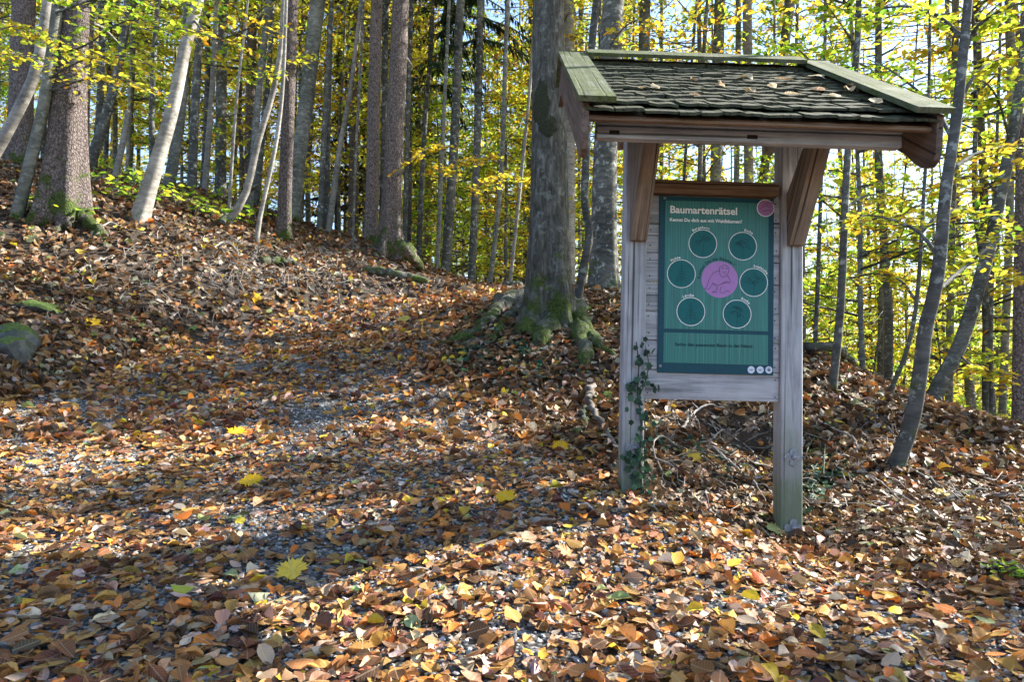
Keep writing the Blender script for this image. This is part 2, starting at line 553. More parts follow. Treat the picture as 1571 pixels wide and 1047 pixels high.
M['brownz'] = wood_mat('brown_timber', (.12, .088, .066), (.225, .175, .135), (.34, .28, .225), 2)
M['brownx'] = wood_mat('brown_rail', (.10, .06, .035), (.21, .135, .085), (.31, .21, .14), 0)
M['barge'] = wood_mat('barge_board_wood', (.065, .045, .034), (.135, .09, .068), (.22, .155, .12), 1)
M['mossboard'] = wood_mat('mossy_board', (.055, .06, .035), (.12, .13, .075), (.21, .215, .14), 1, moss=((.045, .06, .018), (.115, .14, .045)))
M['shingle'] = wood_mat('mossy_shingle', (.018, .017, .011), (.05, .047, .031), (.115, .105, .07), 1, moss=((.018, .026, .008), (.075, .09, .03)))

def plain(name, col, rough=.5, metal=0.0, var=0.0, vscale=20):
    m, nt, b = new_mat(name)
    if var:
        n = noise(nt, coords(nt), vscale, 4)
        c = ramp(nt, n, [(.3, tuple(x * (1 - var) for x in col)), (.7, tuple(min(1, x * (1 + var)) for x in col))])
        nt.links.new(c, b.inputs['Base Color'])
        bump(nt, b, n, .2, .002)
    else:
        b.inputs['Base Color'].default_value = (*col, 1)
    b.inputs['Roughness'].default_value = rough
    b.inputs['Metallic'].default_value = metal
    b.inputs['Specular IOR Level'].default_value = .2
    return m
M['zinc'] = plain('galvanised_steel', (.24, .26, .29), .5, .35, .3, 60)
M['nail'] = plain('rusty_nail', (.05, .045, .045), .6, .5)
M['border'] = plain('panel_border', (.004, .058, .085), .35, 0, .06, 30)
M['white'] = plain('white_print', (.82, .85, .83), .5)
M['ink'] = plain('dark_print', (.004, .035, .05), .5)
M['ringfill'] = plain('teal_disc', (.006, .125, .13), .4, 0, .08, 60)
M['lilac'] = plain('lilac_disc', (.42, .21, .50), .45, 0, .05, 40)
M['lilacdark'] = plain('lilac_badge', (.36, .17, .36), .45, 0, .12, 50)
M['paleblue'] = plain('logo_disc', (.62, .68, .80), .45)
M['slot'] = plain('dark_slot', (.02, .018, .016), .8)
M['soilstone'] = None
def teal():
    m, nt, b = new_mat('teal_print')
    v = coords(nt, (150, 1, 1.4))
    g = noise(nt, v, 1.0, 4, .65)
    c = ramp(nt, g, [(.35, (.006, .105, .098)), (.5, (.009, .155, .135)), (.66, (.022, .235, .19))])
    nt.links.new(c, b.inputs['Base Color']); b.inputs['Roughness'].default_value = .38
    return m
M['teal'] = teal()

def ground_mat():
    m, nt, b = new_mat('forest_ground')
    a = N(nt, 'ShaderNodeAttribute', attribute_name='Col')
    sp = N(nt, 'ShaderNodeSeparateColor'); nt.links.new(a.outputs['Color'], sp.inputs[0])
    v = coords(nt)
    soil = ramp(nt, noise(nt, v, 9, 6, .65), [(.3, (.018, .012, .008)), (.55, (.05, .033, .02)), (.75, (.10, .065, .038))])
    vo = N(nt, 'ShaderNodeTexVoronoi', i_Scale=48.0); nt.links.new(v, vo.inputs['Vector'])
    bw = N(nt, 'ShaderNodeSeparateColor'); nt.links.new(vo.outputs['Color'], bw.inputs[0])
    grav = ramp(nt, bw.outputs[0], [(.0, (.06, .058, .054)), (.5, (.17, .165, .157)), (1.0, (.36, .35, .335))])
    grav = mix(nt, grav, (.03, .026, .022), ramp(nt, vo.outputs['Distance'], [(.35, (0, 0, 0)), (.7, (1, 1, 1))]))
    far = ramp(nt, noise(nt, v, 6, 8, .75), [(.3, (.04, .022, .012)), (.5, (.17, .09, .035)), (.7, (.30, .17, .06))])
    c = mix(nt, mix(nt, soil, grav, sp.outputs[0]), far, sp.outputs[1])
    nt.links.new(c, b.inputs['Base Color'])
    b.inputs['Roughness'].default_value = .9
    h = math_(nt, 'SUBTRACT', noise(nt, v, 30, 5, .7), math_(nt, 'MULTIPLY', vo.outputs['Distance'], sp.outputs[0]))
    bump(nt, b, h, .8, .015)
    return m
M['ground'] = ground_mat()

# ------------------------------------------------------------------ the ground sheet
def axis(lo, hi, step, far, grow=1.22):
    a = list(np.arange(lo, hi, step))
    s = step; x = a[-1]; right = []
    while x < far: s *= grow; x += s; right.append(x)
    s = step; x = lo; left = []
    while x > -far: s *= grow; x -= s; left.append(x)
    return np.array(left[::-1] + a + right)
gx = axis(-10, 10, .085, 600); gy = axis(.3, 15.5, .085, 600)
GX, GY = np.meshgrid(gx, gy)
GZ = gz(GX, GY)
nx, ny = len(gx), len(gy)
sd = path_sd(GX, GY)
pm = sstep(-.15, .35, sd + .18 * vnoise(GX.ravel() * 2.5, GY.ravel() * 2.5, 9))
fm = sstep(12, 17, np.hypot(GX.ravel(), GY.ravel()))
i0 = (np.arange(ny - 1)[:, None] * nx + np.arange(nx - 1)[None, :]).ravel()
T = np.vstack([np.c_[i0, i0 + 1, i0 + nx + 1], np.c_[i0, i0 + nx + 1, i0 + nx]])
gm = mesh_np('forest_ground', np.c_[GX.ravel(), GY.ravel(), GZ.ravel()], T, M['ground'], True, col=np.c_[pm, fm, pm * 0])
GROUND = link(bpy.data.objects.new('forest_ground', gm))
tag(GROUND, 'sloping woodland ground with a gravel path under fallen leaves', kind='structure')

# ------------------------------------------------------------------ leaf templates and leaf clouds
def tpl_diamond(w=.55, fold=.12):
    V = np.array([(0, 0, 0), (w / 2, .45, fold), (0, 1, -.05), (-w / 2, .45, fold)], float)
    return V, np.array([(0, 1, 2), (0, 2, 3)])
def tpl_strip(rows, cup, bend, wave, seed, tipdrop=0.0, jit=.0, sway=.0):
    """oval leaf: midrib plus two edges; rows = [(t, halfwidth)]"""
    r = random.Random(seed)
    V = [(0, 0, 0)]
    for t, h in rows:
        for s in (-1, 0, 1):
            x = s * h * (1 + r.uniform(-jit, jit)) + (1 - abs(s)) * sway * math.sin(t * 3.1)
            z = cup * abs(s) * h * 1.2 + (r.uniform(-wave, wave) if s else 0)
            V.append((x, t, z))
    V.append((0, 1, 0))
    V = np.array(V, float)
    V[:, 2] += bend * (V[:, 1] - .5) ** 2 - tipdrop * V[:, 1] ** 3
    n = len(rows); F_ = [(0, 2, 1), (0, 3, 2)]
    for i in range(n - 1):
        o = 1 + 3 * i
        for k in (0, 1):
            F_ += [(o + k, o + k + 1, o + 3 + k + 1), (o + k, o + 3 + k + 1, o + 3 + k)]
    o = 1 + 3 * (n - 1); e = 1 + 3 * n
    F_ += [(o, o + 1, e), (o + 1, o + 2, e)]
    return V, np.array(F_)
ROWS_NEAR = [(.13, .15), (.33, .28), (.55, .31), (.76, .22), (.91, .10)]
ROWS_MID = [(.3, .28), (.68, .27)]
def tpl_lobed(tips, notch, seed, curl=.15, base=.0):
    """maple / ivy leaf: lobes as (angle from the tip, length), notch radius factor"""
    r = random.Random(seed)
    pts = []
    for i, (a, l) in enumerate(tips):
        pts.append((a, l))
        if i + 1 < len(tips):
            a2, l2 = tips[i + 1]
            pts.append(((a + a2) / 2, min(l, l2) * notch))
    V = [(0, .38, 0)]
    for a, l in pts:
        x = math.sin(a) * l; y = .38 + math.cos(a) * l
        V.append((x, y, curl * l * r.uniform(-.5, 1.0)))
    V.append((0, 0.12, 0))
    n = len(V)
    F_ = [(0, i + 1, i) for i in range(1, n - 1)] + [(0, 1, n - 1)]
    return np.array(V, float), np.array(F_)
R_ = math.radians
MAPLE = [(R_(-140), .34), (R_(-85), .56), (R_(-42), .62), (0, .64), (R_(42), .62), (R_(85), .56), (R_(140), .34)]
MAPLE2 = []
for i, (a, l) in enumerate(MAPLE):
    MAPLE2 += [(a - .19, l * .78), (a, l), (a + .19, l * .78)]
IVY = [(R_(-135), .38), (R_(-95), .36), (R_(-62), .48), (R_(-28), .38), (0, .60), (R_(28), .38), (R_(62), .48), (R_(95), .36), (R_(135), .38)]
NEAR_T = [tpl_strip(ROWS_NEAR, c, b, w, s, t) for s, (c, b, w, t) in enumerate([(c_ * .62, b_ * .6, w_ * .8, t_ * .6) for c_, b_, w_, t_ in [
    (.35, .35, .05, .0), (-.3, -.4, .04, .0), (.8, .5, .08, .1), (.15, -.7, .06, .0), (-.9, .3, .06, .2), (.5, .9, .07, .0),
    (1.3, .2, .08, .0), (-.2, .15, .09, .25), (.25, .1, .03, .0), (.6, -.5, .10, .3), (-1.2, -.5, .08, .0), (.1, 1.2, .06, .1)]])]
NEAR_T += [tpl_strip(ROWS_NEAR, c * .6, b * .7, w, 200 + k, t, j, sw) for k, (c, b, w, t, j, sw) in enumerate([
    (.3, .2, .05, 0, .22, .05), (-.2, .5, .07, .1, .3, -.05), (1.5, .6, .1, .1, .2, .06), (.05, -.2, .02, 0, .25, -.07), (-1.4, .4, .1, .2, .2, .03), (.1, .15, .03, 0, .35, .08), (.7, 1.3, .1, .1, .15, 0), (2.2, .2, .08, 0, .2, .04)])]
NEAR_M = [tpl_lobed(MAPLE2, .82, 40 + i, .16) for i in range(4)]
MID_T = [tpl_strip(ROWS_MID, c, b, w, 80 + s) for s, (c, b, w) in enumerate([
    (.4, .4, .06), (-.5, -.4, .06), (.9, .3, .1), (-.2, .8, .08), (1.2, -.4, .08), (.1, -.8, .1)])]

def frames(nrm, yaw):
    """rotation matrices with z = nrm and random heading"""
    n = nrm / (np.linalg.norm(nrm, axis=1)[:, None] + 1e-12)
    ref = np.c_[np.cos(yaw), np.sin(yaw), np.zeros(len(yaw))]
    y = ref - n * (ref * n).sum(1)[:, None]
    y /= np.linalg.norm(y, axis=1)[:, None] + 1e-9
    x = np.cross(y, n)
    return np.stack([x, y, n], axis=2)          # columns
def cloud(tpls, pos, R, size, cols, widths=None, want_uv=False):
    n = len(pos); pick = rng.integers(0, len(tpls), n)
    Vs, Ts, Cs, Us, o = [], [], [], [], 0
    for k, (tv, tt) in enumerate(tpls):
        idx = np.nonzero(pick == k)[0]
        if not len(idx): continue
        L = tv[None] * size[idx][:, None, None]
        if widths is not None:
            L = L * np.stack([widths[idx], np.ones(len(idx)), np.ones(len(idx))], 1)[:, None, :]
        P = np.einsum('nij,nkj->nki', R[idx], L) + pos[idx][:, None, :]
        m = len(tv)
        Vs.append(P.reshape(-1, 3))
        Ts.append((tt[None] + (np.arange(len(idx)) * m)[:, None, None] + o).reshape(-1, 3))
        Cs.append(np.repeat(cols[idx], m, axis=0))
        if want_uv: Us.append(np.tile(tv[:, :2], (len(idx), 1)))
        o += len(idx) * m
    return np.vstack(Vs), np.vstack(Ts), np.vstack(Cs), (np.vstack(Us) if want_uv else None)

def pal(n, table):
    w = np.array([t[0] for t in table], float); w /= w.sum()
    k = rng.choice(len(table), n, p=w)
    c = np.array([t[1] for t in table])[k]
    return np.clip(c * (1 + .22 * rng.standard_normal((n, 1))) * (1 + .07 * rng.standard_normal((n, 3))), .004, .85)
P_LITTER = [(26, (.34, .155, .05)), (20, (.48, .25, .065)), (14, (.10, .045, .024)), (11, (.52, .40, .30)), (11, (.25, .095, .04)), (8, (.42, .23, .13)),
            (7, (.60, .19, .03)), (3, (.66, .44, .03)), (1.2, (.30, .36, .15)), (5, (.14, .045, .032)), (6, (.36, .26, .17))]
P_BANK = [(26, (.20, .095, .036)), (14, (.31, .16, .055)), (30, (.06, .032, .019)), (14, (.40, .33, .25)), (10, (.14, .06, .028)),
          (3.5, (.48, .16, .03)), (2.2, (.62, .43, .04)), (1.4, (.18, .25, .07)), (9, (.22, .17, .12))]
P_CANOPY = [(34, (.66, .62, .05)), (28, (.72, .56, .04)), (18, (.44, .55, .05)), (10, (.68, .40, .04)), (6, (.22, .36, .04))]
P_GOLD = [(36, (.74, .55, .04)), (26, (.72, .43, .035)), (20, (.62, .58, .045)), (7, (.58, .27, .03)), (6, (.34, .44, .04))]
P_GREEN = [(40, (.46, .60, .045)), (28, (.32, .49, .04)), (24, (.64, .62, .05)), (6, (.18, .32, .03))]

# ------------------------------------------------------------------ foliage meshes shared by many crowns
def spray_points(o, d, L, n, wid, droop, r):
    """leaf positions on one flat twig spray starting at o, heading d"""
    t = r.random(n) ** .7
    side = np.array([-d[1], d[0], 0.0]); side /= np.linalg.norm(side) + 1e-9
    w = (r.random(n) - .5) * 2 * wid * np.sin(np.pi * np.clip(t * .85 + .1, 0, 1))
    p = o + np.outer(t * L, d) + np.outer(w, side)
    p[:, 2] += -droop * (t * L) ** 2 + r.normal(0, .045 * max(L, .5), n)
    return p
def foliage(name, seed, H, z0, Rmax, branches, per, size, palette, shape='cone', tpl=None, mat='canopy'):
    r = np.random.default_rng(seed)
    P = []; twigs = []
    for i in range(branches):
        f = (i + r.random()) / branches
        z = z0 + (H - z0) * f
        if shape == 'cone': rad = Rmax * (1 - .75 * f) * r.uniform(.6, 1.1)
        else: rad = Rmax * math.sin(math.pi * min(max(f * .9 + .1, .05), .97)) * r.uniform(.55, 1.1)
        a = r.uniform(0, 2 * math.pi)
        d = np.array([math.cos(a), math.sin(a), r.uniform(-.05, .4)])
        st = rad * r.uniform(.05, .35)
        o = np.array([0, 0, z]) + d * st
        P.append(spray_points(o, d, rad - st, per, rad * .33, .05, r))
        q = np.array([np.array([0, 0, z]) + d * rad * t - np.array([0, 0, .05 * (t * rad) ** 2]) for t in (0, .5, 1)])
        twigs.append(tube_np(q, [.022, .012, .004], 3))
        for t in (.35, .5, .65, .8):
            b0 = np.array([0, 0, z]) + d * rad * t - np.array([0, 0, .05 * (t * rad) ** 2])
            sg = r.choice([-1, 1]); sv = np.array([-d[1], d[0], 0]) * sg + d * .8
            b1 = b0 + sv * rad * .3 * r.uniform(.6, 1.1)
            twigs.append(tube_np(np.array([b0, (b0 + b1) / 2 + [0, 0, .02], b1]), [.008, .006, .003], 3))
    P = np.vstack(P); n = len(P)
    nrm = np.c_[r.normal(0, .75, n), r.normal(0, .75, n), np.ones(n)]
    R = frames(nrm, r.uniform(0, 2 * np.pi, n))
    sz = size * r.uniform(.65, 1.25, n)
    V, T_, C, _ = cloud(tpl or [tpl_diamond()], P, R, sz, pal(n, palette))
    me = mesh_np(name, V, T_, M[mat], False, col=C)
    tv, tt = join_np(twigs)
    tm = mesh_np(name + '_twigs', tv, tt, M['dark'], True)
    return me, tm
FOL = {
 'sap': [foliage('sapling_foliage', 11 + i, 8.5, .9, 2.3, 40, 62, .115, p) for i, p in enumerate([P_CANOPY, P_GOLD, P_CANOPY, P_GREEN])],
 'crown': [foliage('crown_foliage', 31 + i, 9, 0, 3.6, 40, 26, .20, p, 'ball') for i, p in enumerate([P_CANOPY, P_GOLD, P_GREEN])],
 'mid': [foliage('mid_foliage', 41 + i, 8.5, 0, 2.7, 46, 42, .13, p, 'ball') for i, p in enumerate([P_CANOPY, P_GOLD, P_GREEN])],
 'low': [foliage('low_foliage', 51 + i, 2.6, .25, 1.2, 22, 42, .085, p) for i, p in enumerate([P_CANOPY, P_GREEN])],
}
def needles(name, seed, H, Rmax, whorls, lo=0.0):
    r = np.random.default_rng(seed)
    P, D, tw = [], [], []
    for i in range(whorls):
        f = i / whorls
        z = lo + (H - lo) * f
        for k in range(5):
            a = r.uniform(0, 2 * math.pi); L = Rmax * (1 - .8 * f) * r.uniform(.55, 1.1)
            d = np.array([math.cos(a), math.sin(a), -.12])
            n = int(44 * L) + 6
            t = r.random(n)
            c = np.array([0, 0, z]) + np.outer(t * L, d); c[:, 2] -= .10 * (t * L) ** 2
            side = np.array([-d[1], d[0], 0])
            sg = r.choice([-1, 1], n)
            P.append(c); D.append(d * .55 + np.outer(sg * r.uniform(.2, 1, n), side) + np.c_[np.zeros((n, 2)), -r.uniform(.2, 1.2, n)])
            q = np.array([np.array([0, 0, z]) + d * L * s - np.array([0, 0, .10 * (s * L) ** 2]) for s in (0, .5, 1)])
            tw.append(tube_np(q, [.02, .012, .004], 3))
    P = np.vstack(P); D = np.vstack(D); n = len(P)
    D /= np.linalg.norm(D, axis=1)[:, None]
    X = np.cross(D, np.r_[[0, 0, 1.0]]); X /= np.linalg.norm(X, axis=1)[:, None] + 1e-9
    R = np.stack([X, D, np.cross(X, D)], axis=2)
    tpl = [(np.array([(0, 0, 0), (.13, .4, .03), (0, 1, 0), (-.13, .4, .03)], float), np.array([(0, 1, 2), (0, 2, 3)]))]
    V, T_, C, _ = cloud(tpl, P, R, r.uniform(.10, .24, n), pal(n, [(5, (.018, .04, .016)), (3, (.035, .07, .025)), (1, (.06, .085, .03))]))
    tv, tt = join_np(tw)
    return mesh_np(name, V, T_, M['needle'], False, col=C), mesh_np(name + '_twigs', tv, tt, M['dark'], True)
NEED = [needles('needle_foliage', 71, 9, 2.0, 26), needles('needle_foliage', 72, 9, 1.7, 24)]

def put_crown(parent, pair, loc, scale, rz, name='crown'):
    c = bpy.data.objects.new(name, pair[0]); c.location = loc; c.scale = scale; c.rotation_euler = (0, 0, rz)
    link(c, parent)
    t = bpy.data.objects.new('twigs', pair[1]); link(t, c); t['kind'] = 'stuff'
    return c

# ------------------------------------------------------------------ trees
def grow(name, kind, label, pts, w0, w1, Y=None, H=None, crown='crown', group=None, cat='tree', sides=None, flare=.35, roots=0,
         stubs=0, seed=0, ncrown=1, crown_z=None, limbs=5, cut=False):
    """a tree whose trunk runs through photo points at one distance; w0, w1 = trunk width in photo pixels at both ends"""
    r = random.Random(seed * 31 + int(pts[0][0] * 7 + pts[0][1]))
    if Y is None:
        b = hit(*pts[0]); Y = b.y
    P = [at(u, v, Y) for u, v in pts]
    gb = g1(P[0].x, P[0].y)
    base = Vector((P[0].x, P[0].y, gb))
    if P[0].z > gb + .03:                       # carry the trunk down to the ground
        d = (P[1] - P[0]).normalized(); k = (P[0].z - gb) / max(d.z, .3)
        base = P[0] - d * k * .6; base.z = g1(base.x, base.y)
    low = base - Vector((0, 0, .15))
    if P[0].z <= gb + .03: low = P[0] - (P[1] - P[0]).normalized() * .15
    r0 = w0 * .88 / 2 / F * Y; r1 = w1 * .93 / 2 / F * Y
    C = [low] + (P if P[0].z > gb + .03 else P)
    nvis = len(C)
    H = H or r.uniform(17, 23)
    if not cut:
        d = (C[-1] - C[-2]).normalized(); p = C[-1].copy()
        while p.z < base.z + H:
            d = (d + Vector((r.uniform(-.04, .04), r.uniform(-.04, .04), .16))).normalized()
            p = p + d * 1.6; C.append(p.copy())
    npt = 14 + int(len(C) * 2.2)
    if roots or sides: npt += 36
    Q = resample(C, npt)
    s = np.r_[0, np.cumsum(np.linalg.norm(np.diff(Q, axis=0), axis=1))]
    ctop = np.linalg.norm(np.array(C[nvis - 1]) - Q, axis=1).argmin()
    rr = np.interp(s, [0, s[ctop], max(s[-1], s[ctop] + .01)], [r0, r1, r1 if cut else max(r1 * .25, .012)])
    rr = rr * (1 + flare * np.exp(-s / (1.7 * r0 + .05)))
    Q = Q - np.array(base)
    sd_ = sides or (14 if w0 > 30 else 10 if w0 > 14 else 7)
    ph = [r.uniform(0, 6.28) for _ in range(4)]
    nl = r.choice([4, 5, 6])
    def rf(i, a):
        e = math.exp(-s[i] / (3.2 * r0 + .05))
        return 1 + .035 * np.sin(2 * a + ph[0] + s[i] * .7) + .03 * np.sin(3 * a + ph[1] - s[i] * 1.3) + e * .26 * flare / .35 * np.sin(nl * a + ph[2])
    root = empty(name, base)
    tag(root, label, cat, group)
    tv, tt = tube_np(Q, rr, sd_, rf)
    parts = [(tv, tt)]
    if not cut:
        for k in range(limbs):                  # limbs high up in the crown
            f = r.uniform(.55, .95); i = int(f * (len(Q) - 1)); a = r.uniform(0, 6.28); L = r.uniform(1.2, 3.2)
            if Q[i][2] < 5: continue
            q = [Q[i], Q[i] + np.array([math.cos(a) * L * .5, math.sin(a) * L * .5, L * .35]), Q[i] + np.array([math.cos(a) * L, math.sin(a) * L, L * .9])]
            parts.append(tube_np(resample(q, 6), np.linspace(rr[i] * .5, .008, 6), 5))
    V, T_ = join_np(parts)
    link(bpy.data.objects.new('trunk', mesh_np('trunk', V, T_, M[kind], True)), root)
    for k in range(stubs):
        i = None
        z = r.uniform(.6, 6.5); i = int(np.abs(Q[:, 2] - z).argmin()); a = r.uniform(0, 6.28)
        L = r.choice([.12, .2, .3, .5])
        o = bpy.data.objects.new('branch_stub', STUB[k % len(STUB)])
        o.location = Q[i] + np.array([math.cos(a), math.sin(a), 0]) * rr[i] * .8
        o.rotation_euler = (0, 0, a); o.scale = (L, L, L)
        link(o, root)
    if not cut and crown:
        top = Q[-1]
        if crown == 'needle':
            sc = r.uniform(.75, .95)
            put_crown(root, NEED[r.randrange(2)], (top[0], top[1], (crown_z if crown_z is not None else top[2] - 9 * sc)), (sc, sc, (top[2] + .5 - (crown_z if crown_z is not None else top[2] - 9 * sc)) / 9), r.uniform(0, 6.28))
        else:
            for k in range(ncrown):
                i = int(len(Q) * (.72 if k else .9)); q = Q[min(i, len(Q) - 1)]
                sc = r.uniform(.75, 1.1) * (1 if H > 14 else H / 16)
                put_crown(root, FOL['crown'][r.randrange(3)], (q[0] + r.uniform(-.8, .8) * k, q[1] + r.uniform(-.8, .8) * k, q[2] - 5 * sc), (sc, sc, sc), r.uniform(0, 6.28))
    root['_y'] = Y
    return root, Q, rr
def stub_mesh(seed):
    r = random.Random(seed)
    q = [(0, 0, 0), (.5, r.uniform(-.05, .05), r.uniform(-.1, .15)), (1, r.uniform(-.12, .12), r.uniform(-.25, .3))]
    V, T_ = tube_np(resample(q, 5), [.06, .05, .045, .035, .02], 5)
    return mesh_np('branch_stub', V, T_, M['pale'], True)
STUB = [stub_mesh(i) for i in range(4)]

S, B, PB, D, RO = 'spruce', 'beech', 'pale', 'dark', 'rough'
TREES = {}
def tree(key, *a, **k):
    TREES[key] = grow(*a, **k)
tree('spruceL', 'spruce_tree', S, 'thick reddish spruce trunk with mossy foot on the left bank', [(95,338),(107,153),(118,38),(124,-60)], 64, 48, sides=40, crown='needle', stubs=6, flare=.4, roots=1)
tree('slimL', 'beech_tree', B, 'slim curved grey beech just in front of the thick left spruce', [(24,340),(42,267),(63,183),(75,115),(86,30),(96,-60)], 21, 17, H=14)
tree('leanL', 'beech_tree', PB, 'pale beech bending in from the left edge of the picture', [(-20,262),(0,222),(23,180),(50,122),(63,70),(73,0),(80,-60)], 20, 14, Y=10.2, H=13)
tree('darkL', 'spruce_tree', S, 'dark spruce trunk behind the pale bent beech at the left edge', [(29,262),(33,120),(37,0)], 38, 33, Y=12.4, crown='needle', stubs=4)
tree('pale5', 'beech_tree', PB, 'smooth pale beech leaning right on the left bank', [(214,338),(237,260),(264,168),(285,69),(304,0),(316,-60)], 27, 17, H=15, sides=18)
tree('b6', 'beech_tree', B, 'grey trunk rising close behind the leaning pale beech', [(258,296),(275,191),(283,115),(288,0)], 19, 13, Y=13)
tree('b7', 'beech_tree', D, 'dark grey straight trunk right of the leaning pale beech', [(294,302),(300,153),(309,0)], 16, 13, Y=14)
tree('b8', 'beech_tree', D, 'dark trunk leaning right between thick left spruce and pale beech', [(138,252),(168,160),(187,76),(197,0)], 17, 12, Y=14)
tree('snag', 'broken_snag', PB, 'broken pale stump of a thin trunk on the left bank', [(180,258),(190,212),(197,170)], 12, 9, Y=13.5, cut=True, cat='tree stump')
tree('b10', 'beech_tree', PB, 'narrow pale trunk left of a wide dark one on the hill', [(314,302),(327,115),(333,0)], 11, 8, Y=15)
tree('b11', 'spruce_tree', D, 'wide dark trunk behind thin stems above the left bank', [(338,304),(340,134),(343,0)], 20, 17, Y=16.5, crown='needle')
tree('b12', 'young_beech', PB, 'very thin pale stem reaching up left of the bent pale limb', [(352,312),(363,153),(378,23),(382,-30)], 6, 4, Y=12, H=9)
tree('b13', 'beech_tree', B, 'greenish straight trunk above the bent pale limb', [(384,300),(390,230),(398,134),(412,0)], 13, 11, Y=13.3)
tree('b14', 'leaning_limb', PB, 'pale crooked limb slanting up out of the left bank', [(342,350),(375,302),(397,214),(418,145),(431,70),(436,-20)], 14, 7, Y=11.3, H=9)
tree('b15', 'young_beech', PB, 'thin white stem slanting up beside the light scaly spruce', [(398,338),(422,228),(433,145),(438,40),(440,-30)], 9, 5, Y=11.2, H=9)
tree('spruce16', 'spruce_tree', S, 'light scaly spruce in front of the broad greenish beech', [(435,368),(442,176),(448,0),(450,-40)], 25, 19, sides=22, crown='needle', stubs=10)
tree('b17', 'beech_tree', B, 'broad greenish beech leaning right behind the light scaly spruce', [(448,350),(455,264),(470,154),(488,0)], 27, 25, Y=14)
tree('b18', 'beech_tree', D, 'dark trunk first right of the broad greenish beech', [(490,362),(499,176),(509,0)], 11, 8, Y=14)
tree('b19', 'beech_tree', D, 'dark trunk second right of the broad greenish beech', [(500,367),(505,132),(509,-20)], 10, 7, Y=14.6)
tree('b20', 'beech_tree', PB, 'pale narrow trunk slanting right, left of the spruce pair', [(503,368),(521,228),(536,149),(552,20)], 11, 7, Y=14)
tree('b21', 'young_beech', D, 'hair thin dark stem left of the spruce pair', [(541,370),(547,211),(554,88),(558,0)], 5, 4, Y=13, H=10)
tree('pairL', 'spruce_tree', S, 'narrower left trunk of the spruce pair by the path', [(569,378),(573,198),(578,0)], 25, 18, Y=14.0, sides=22, crown='needle', stubs=14)
tree('pairR', 'spruce_tree', S, 'thicker right trunk of the spruce pair by the path', [(598,384),(602,300),(607,176),(615,0)], 36, 27, Y=13.4, sides=32, crown='needle', stubs=12, flare=.6, roots=1)
tree('b24', 'beech_tree', D, 'dark trunk showing between the spruce pair', [(585,378),(588,246),(593,0)], 10, 9, Y=15)
tree('b25', 'beech_tree', D, 'dark trunk close right of the spruce pair', [(620,392),(626,176),(632,0)], 9, 7, Y=15)
tree('b26', 'spruce_tree', D, 'dark stem with needle boughs right of the spruce pair', [(642,405),(650,220),(659,101),(664,0)], 10, 7, Y=16, crown='needle', crown_z=4.5, H=14)
tree('b27', 'young_beech', B, 'thin straight stem left of the dark trunk by the path crest', [(670,430),(679,220),(688,26)], 8, 6, Y=14.5, H=12)
tree('b28', 'beech_tree', D, 'darkest sturdy trunk standing beyond the path crest', [(682,430),(697,220),(704,44),(707,0)], 18, 14, Y=15)
tree('b29', 'spruce_tree', D, 'dark green sturdy trunk between path crest and rough big tree', [(723,436),(732,220),(737,0)], 14, 12, Y=15.5, crown='needle', crown_z=6, H=19)
tree('b30', 'beech_tree', B, 'slim grey stem rising from the end of the path', [(751,443),(769,264),(776,66),(780,0)], 9, 7, Y=14.5)
tree('b31', 'young_beech', PB, 'thin pale stem just left of the rough big tree', [(782,441),(798,286),(811,154),(818,60)], 7, 5, Y=14, H=10)
tree('behind33', 'beech_tree', PB, 'pale straight beech half hidden behind the rough big tree', [(874,452),(874,220),(873,0)], 20, 17, Y=16, sides=18)
tree('curve34', 'beech_tree', D, 'dark crooked stem bending right behind the big rough tree', [(884,478),(893,420),(904,361),(897,311),(899,235),(907,84),(915,0),(919,-50)], 15, 12, Y=8.7, H=13, sides=16)
tree('beech35', 'beech_tree', D, 'stout smooth beech behind the left roof end of the board', [(927,452),(928,252),(939,42),(942,-10)], 46, 35, Y=10.5, sides=26)
tree('b37', 'beech_tree', D, 'dark grey trunk rising behind the left brace of the board', [(990,440),(988,84),(990,0)], 21, 19, Y=17)
tree('b42', 'beech_tree', B, 'slim stem above the left half of the board', [(1068,430),(1073,280),(1081,60),(1086,0)], 9, 7, Y=16.5)
tree('b43', 'young_beech', D, 'thin dark stem in the gap above the sign title', [(1046,430),(1050,270),(1064,60)], 7, 5, Y=16, H=13)
tree('b38', 'beech_tree', B, 'thick grey trunk above the middle of the board', [(1095,430),(1098,280),(1104,0)], 20, 18, Y=18)
tree('b40', 'beech_tree', B, 'narrow trunk between the two thick ones above the board', [(1128,430),(1130,280),(1133,0)], 11, 9, Y=18)
tree('b39', 'beech_tree', PB, 'pale thick trunk above the right part of the board', [(1149,430),(1149,280),(1146,0)], 16, 16, Y=17.5)
tree('b41', 'beech_tree', D, 'dark trunk beside the right brace of the board', [(1171,430),(1171,280),(1199,103),(1212,0)], 14, 17, Y=18)
tree('A', 'beech_tree', D, 'upright thin grey tree right of the board on the slope', [(1277,596),(1288,493),(1293,403),(1297,300),(1303,200),(1314,90),(1318,0),(1320,-40)], 14, 10, H=11, sides=14)
tree('A2', 'young_beech', D, 'thin dark stem seen close to the right post', [(1249,560),(1253,480),(1258,340),(1262,200)], 8, 6, Y=10.5, H=11)
tree('Bthin', 'young_beech', D, 'thinnest bent stem on the ridge between two slim trees', [(1339,576),(1358,472),(1377,369),(1386,290)], 5, 3, H=6, crown=None)
tree('C', 'young_beech', D, 'slim dark stem left of the curved grey tree', [(1363,608),(1393,534),(1408,448),(1417,300),(1424,180)], 8, 5, H=8)
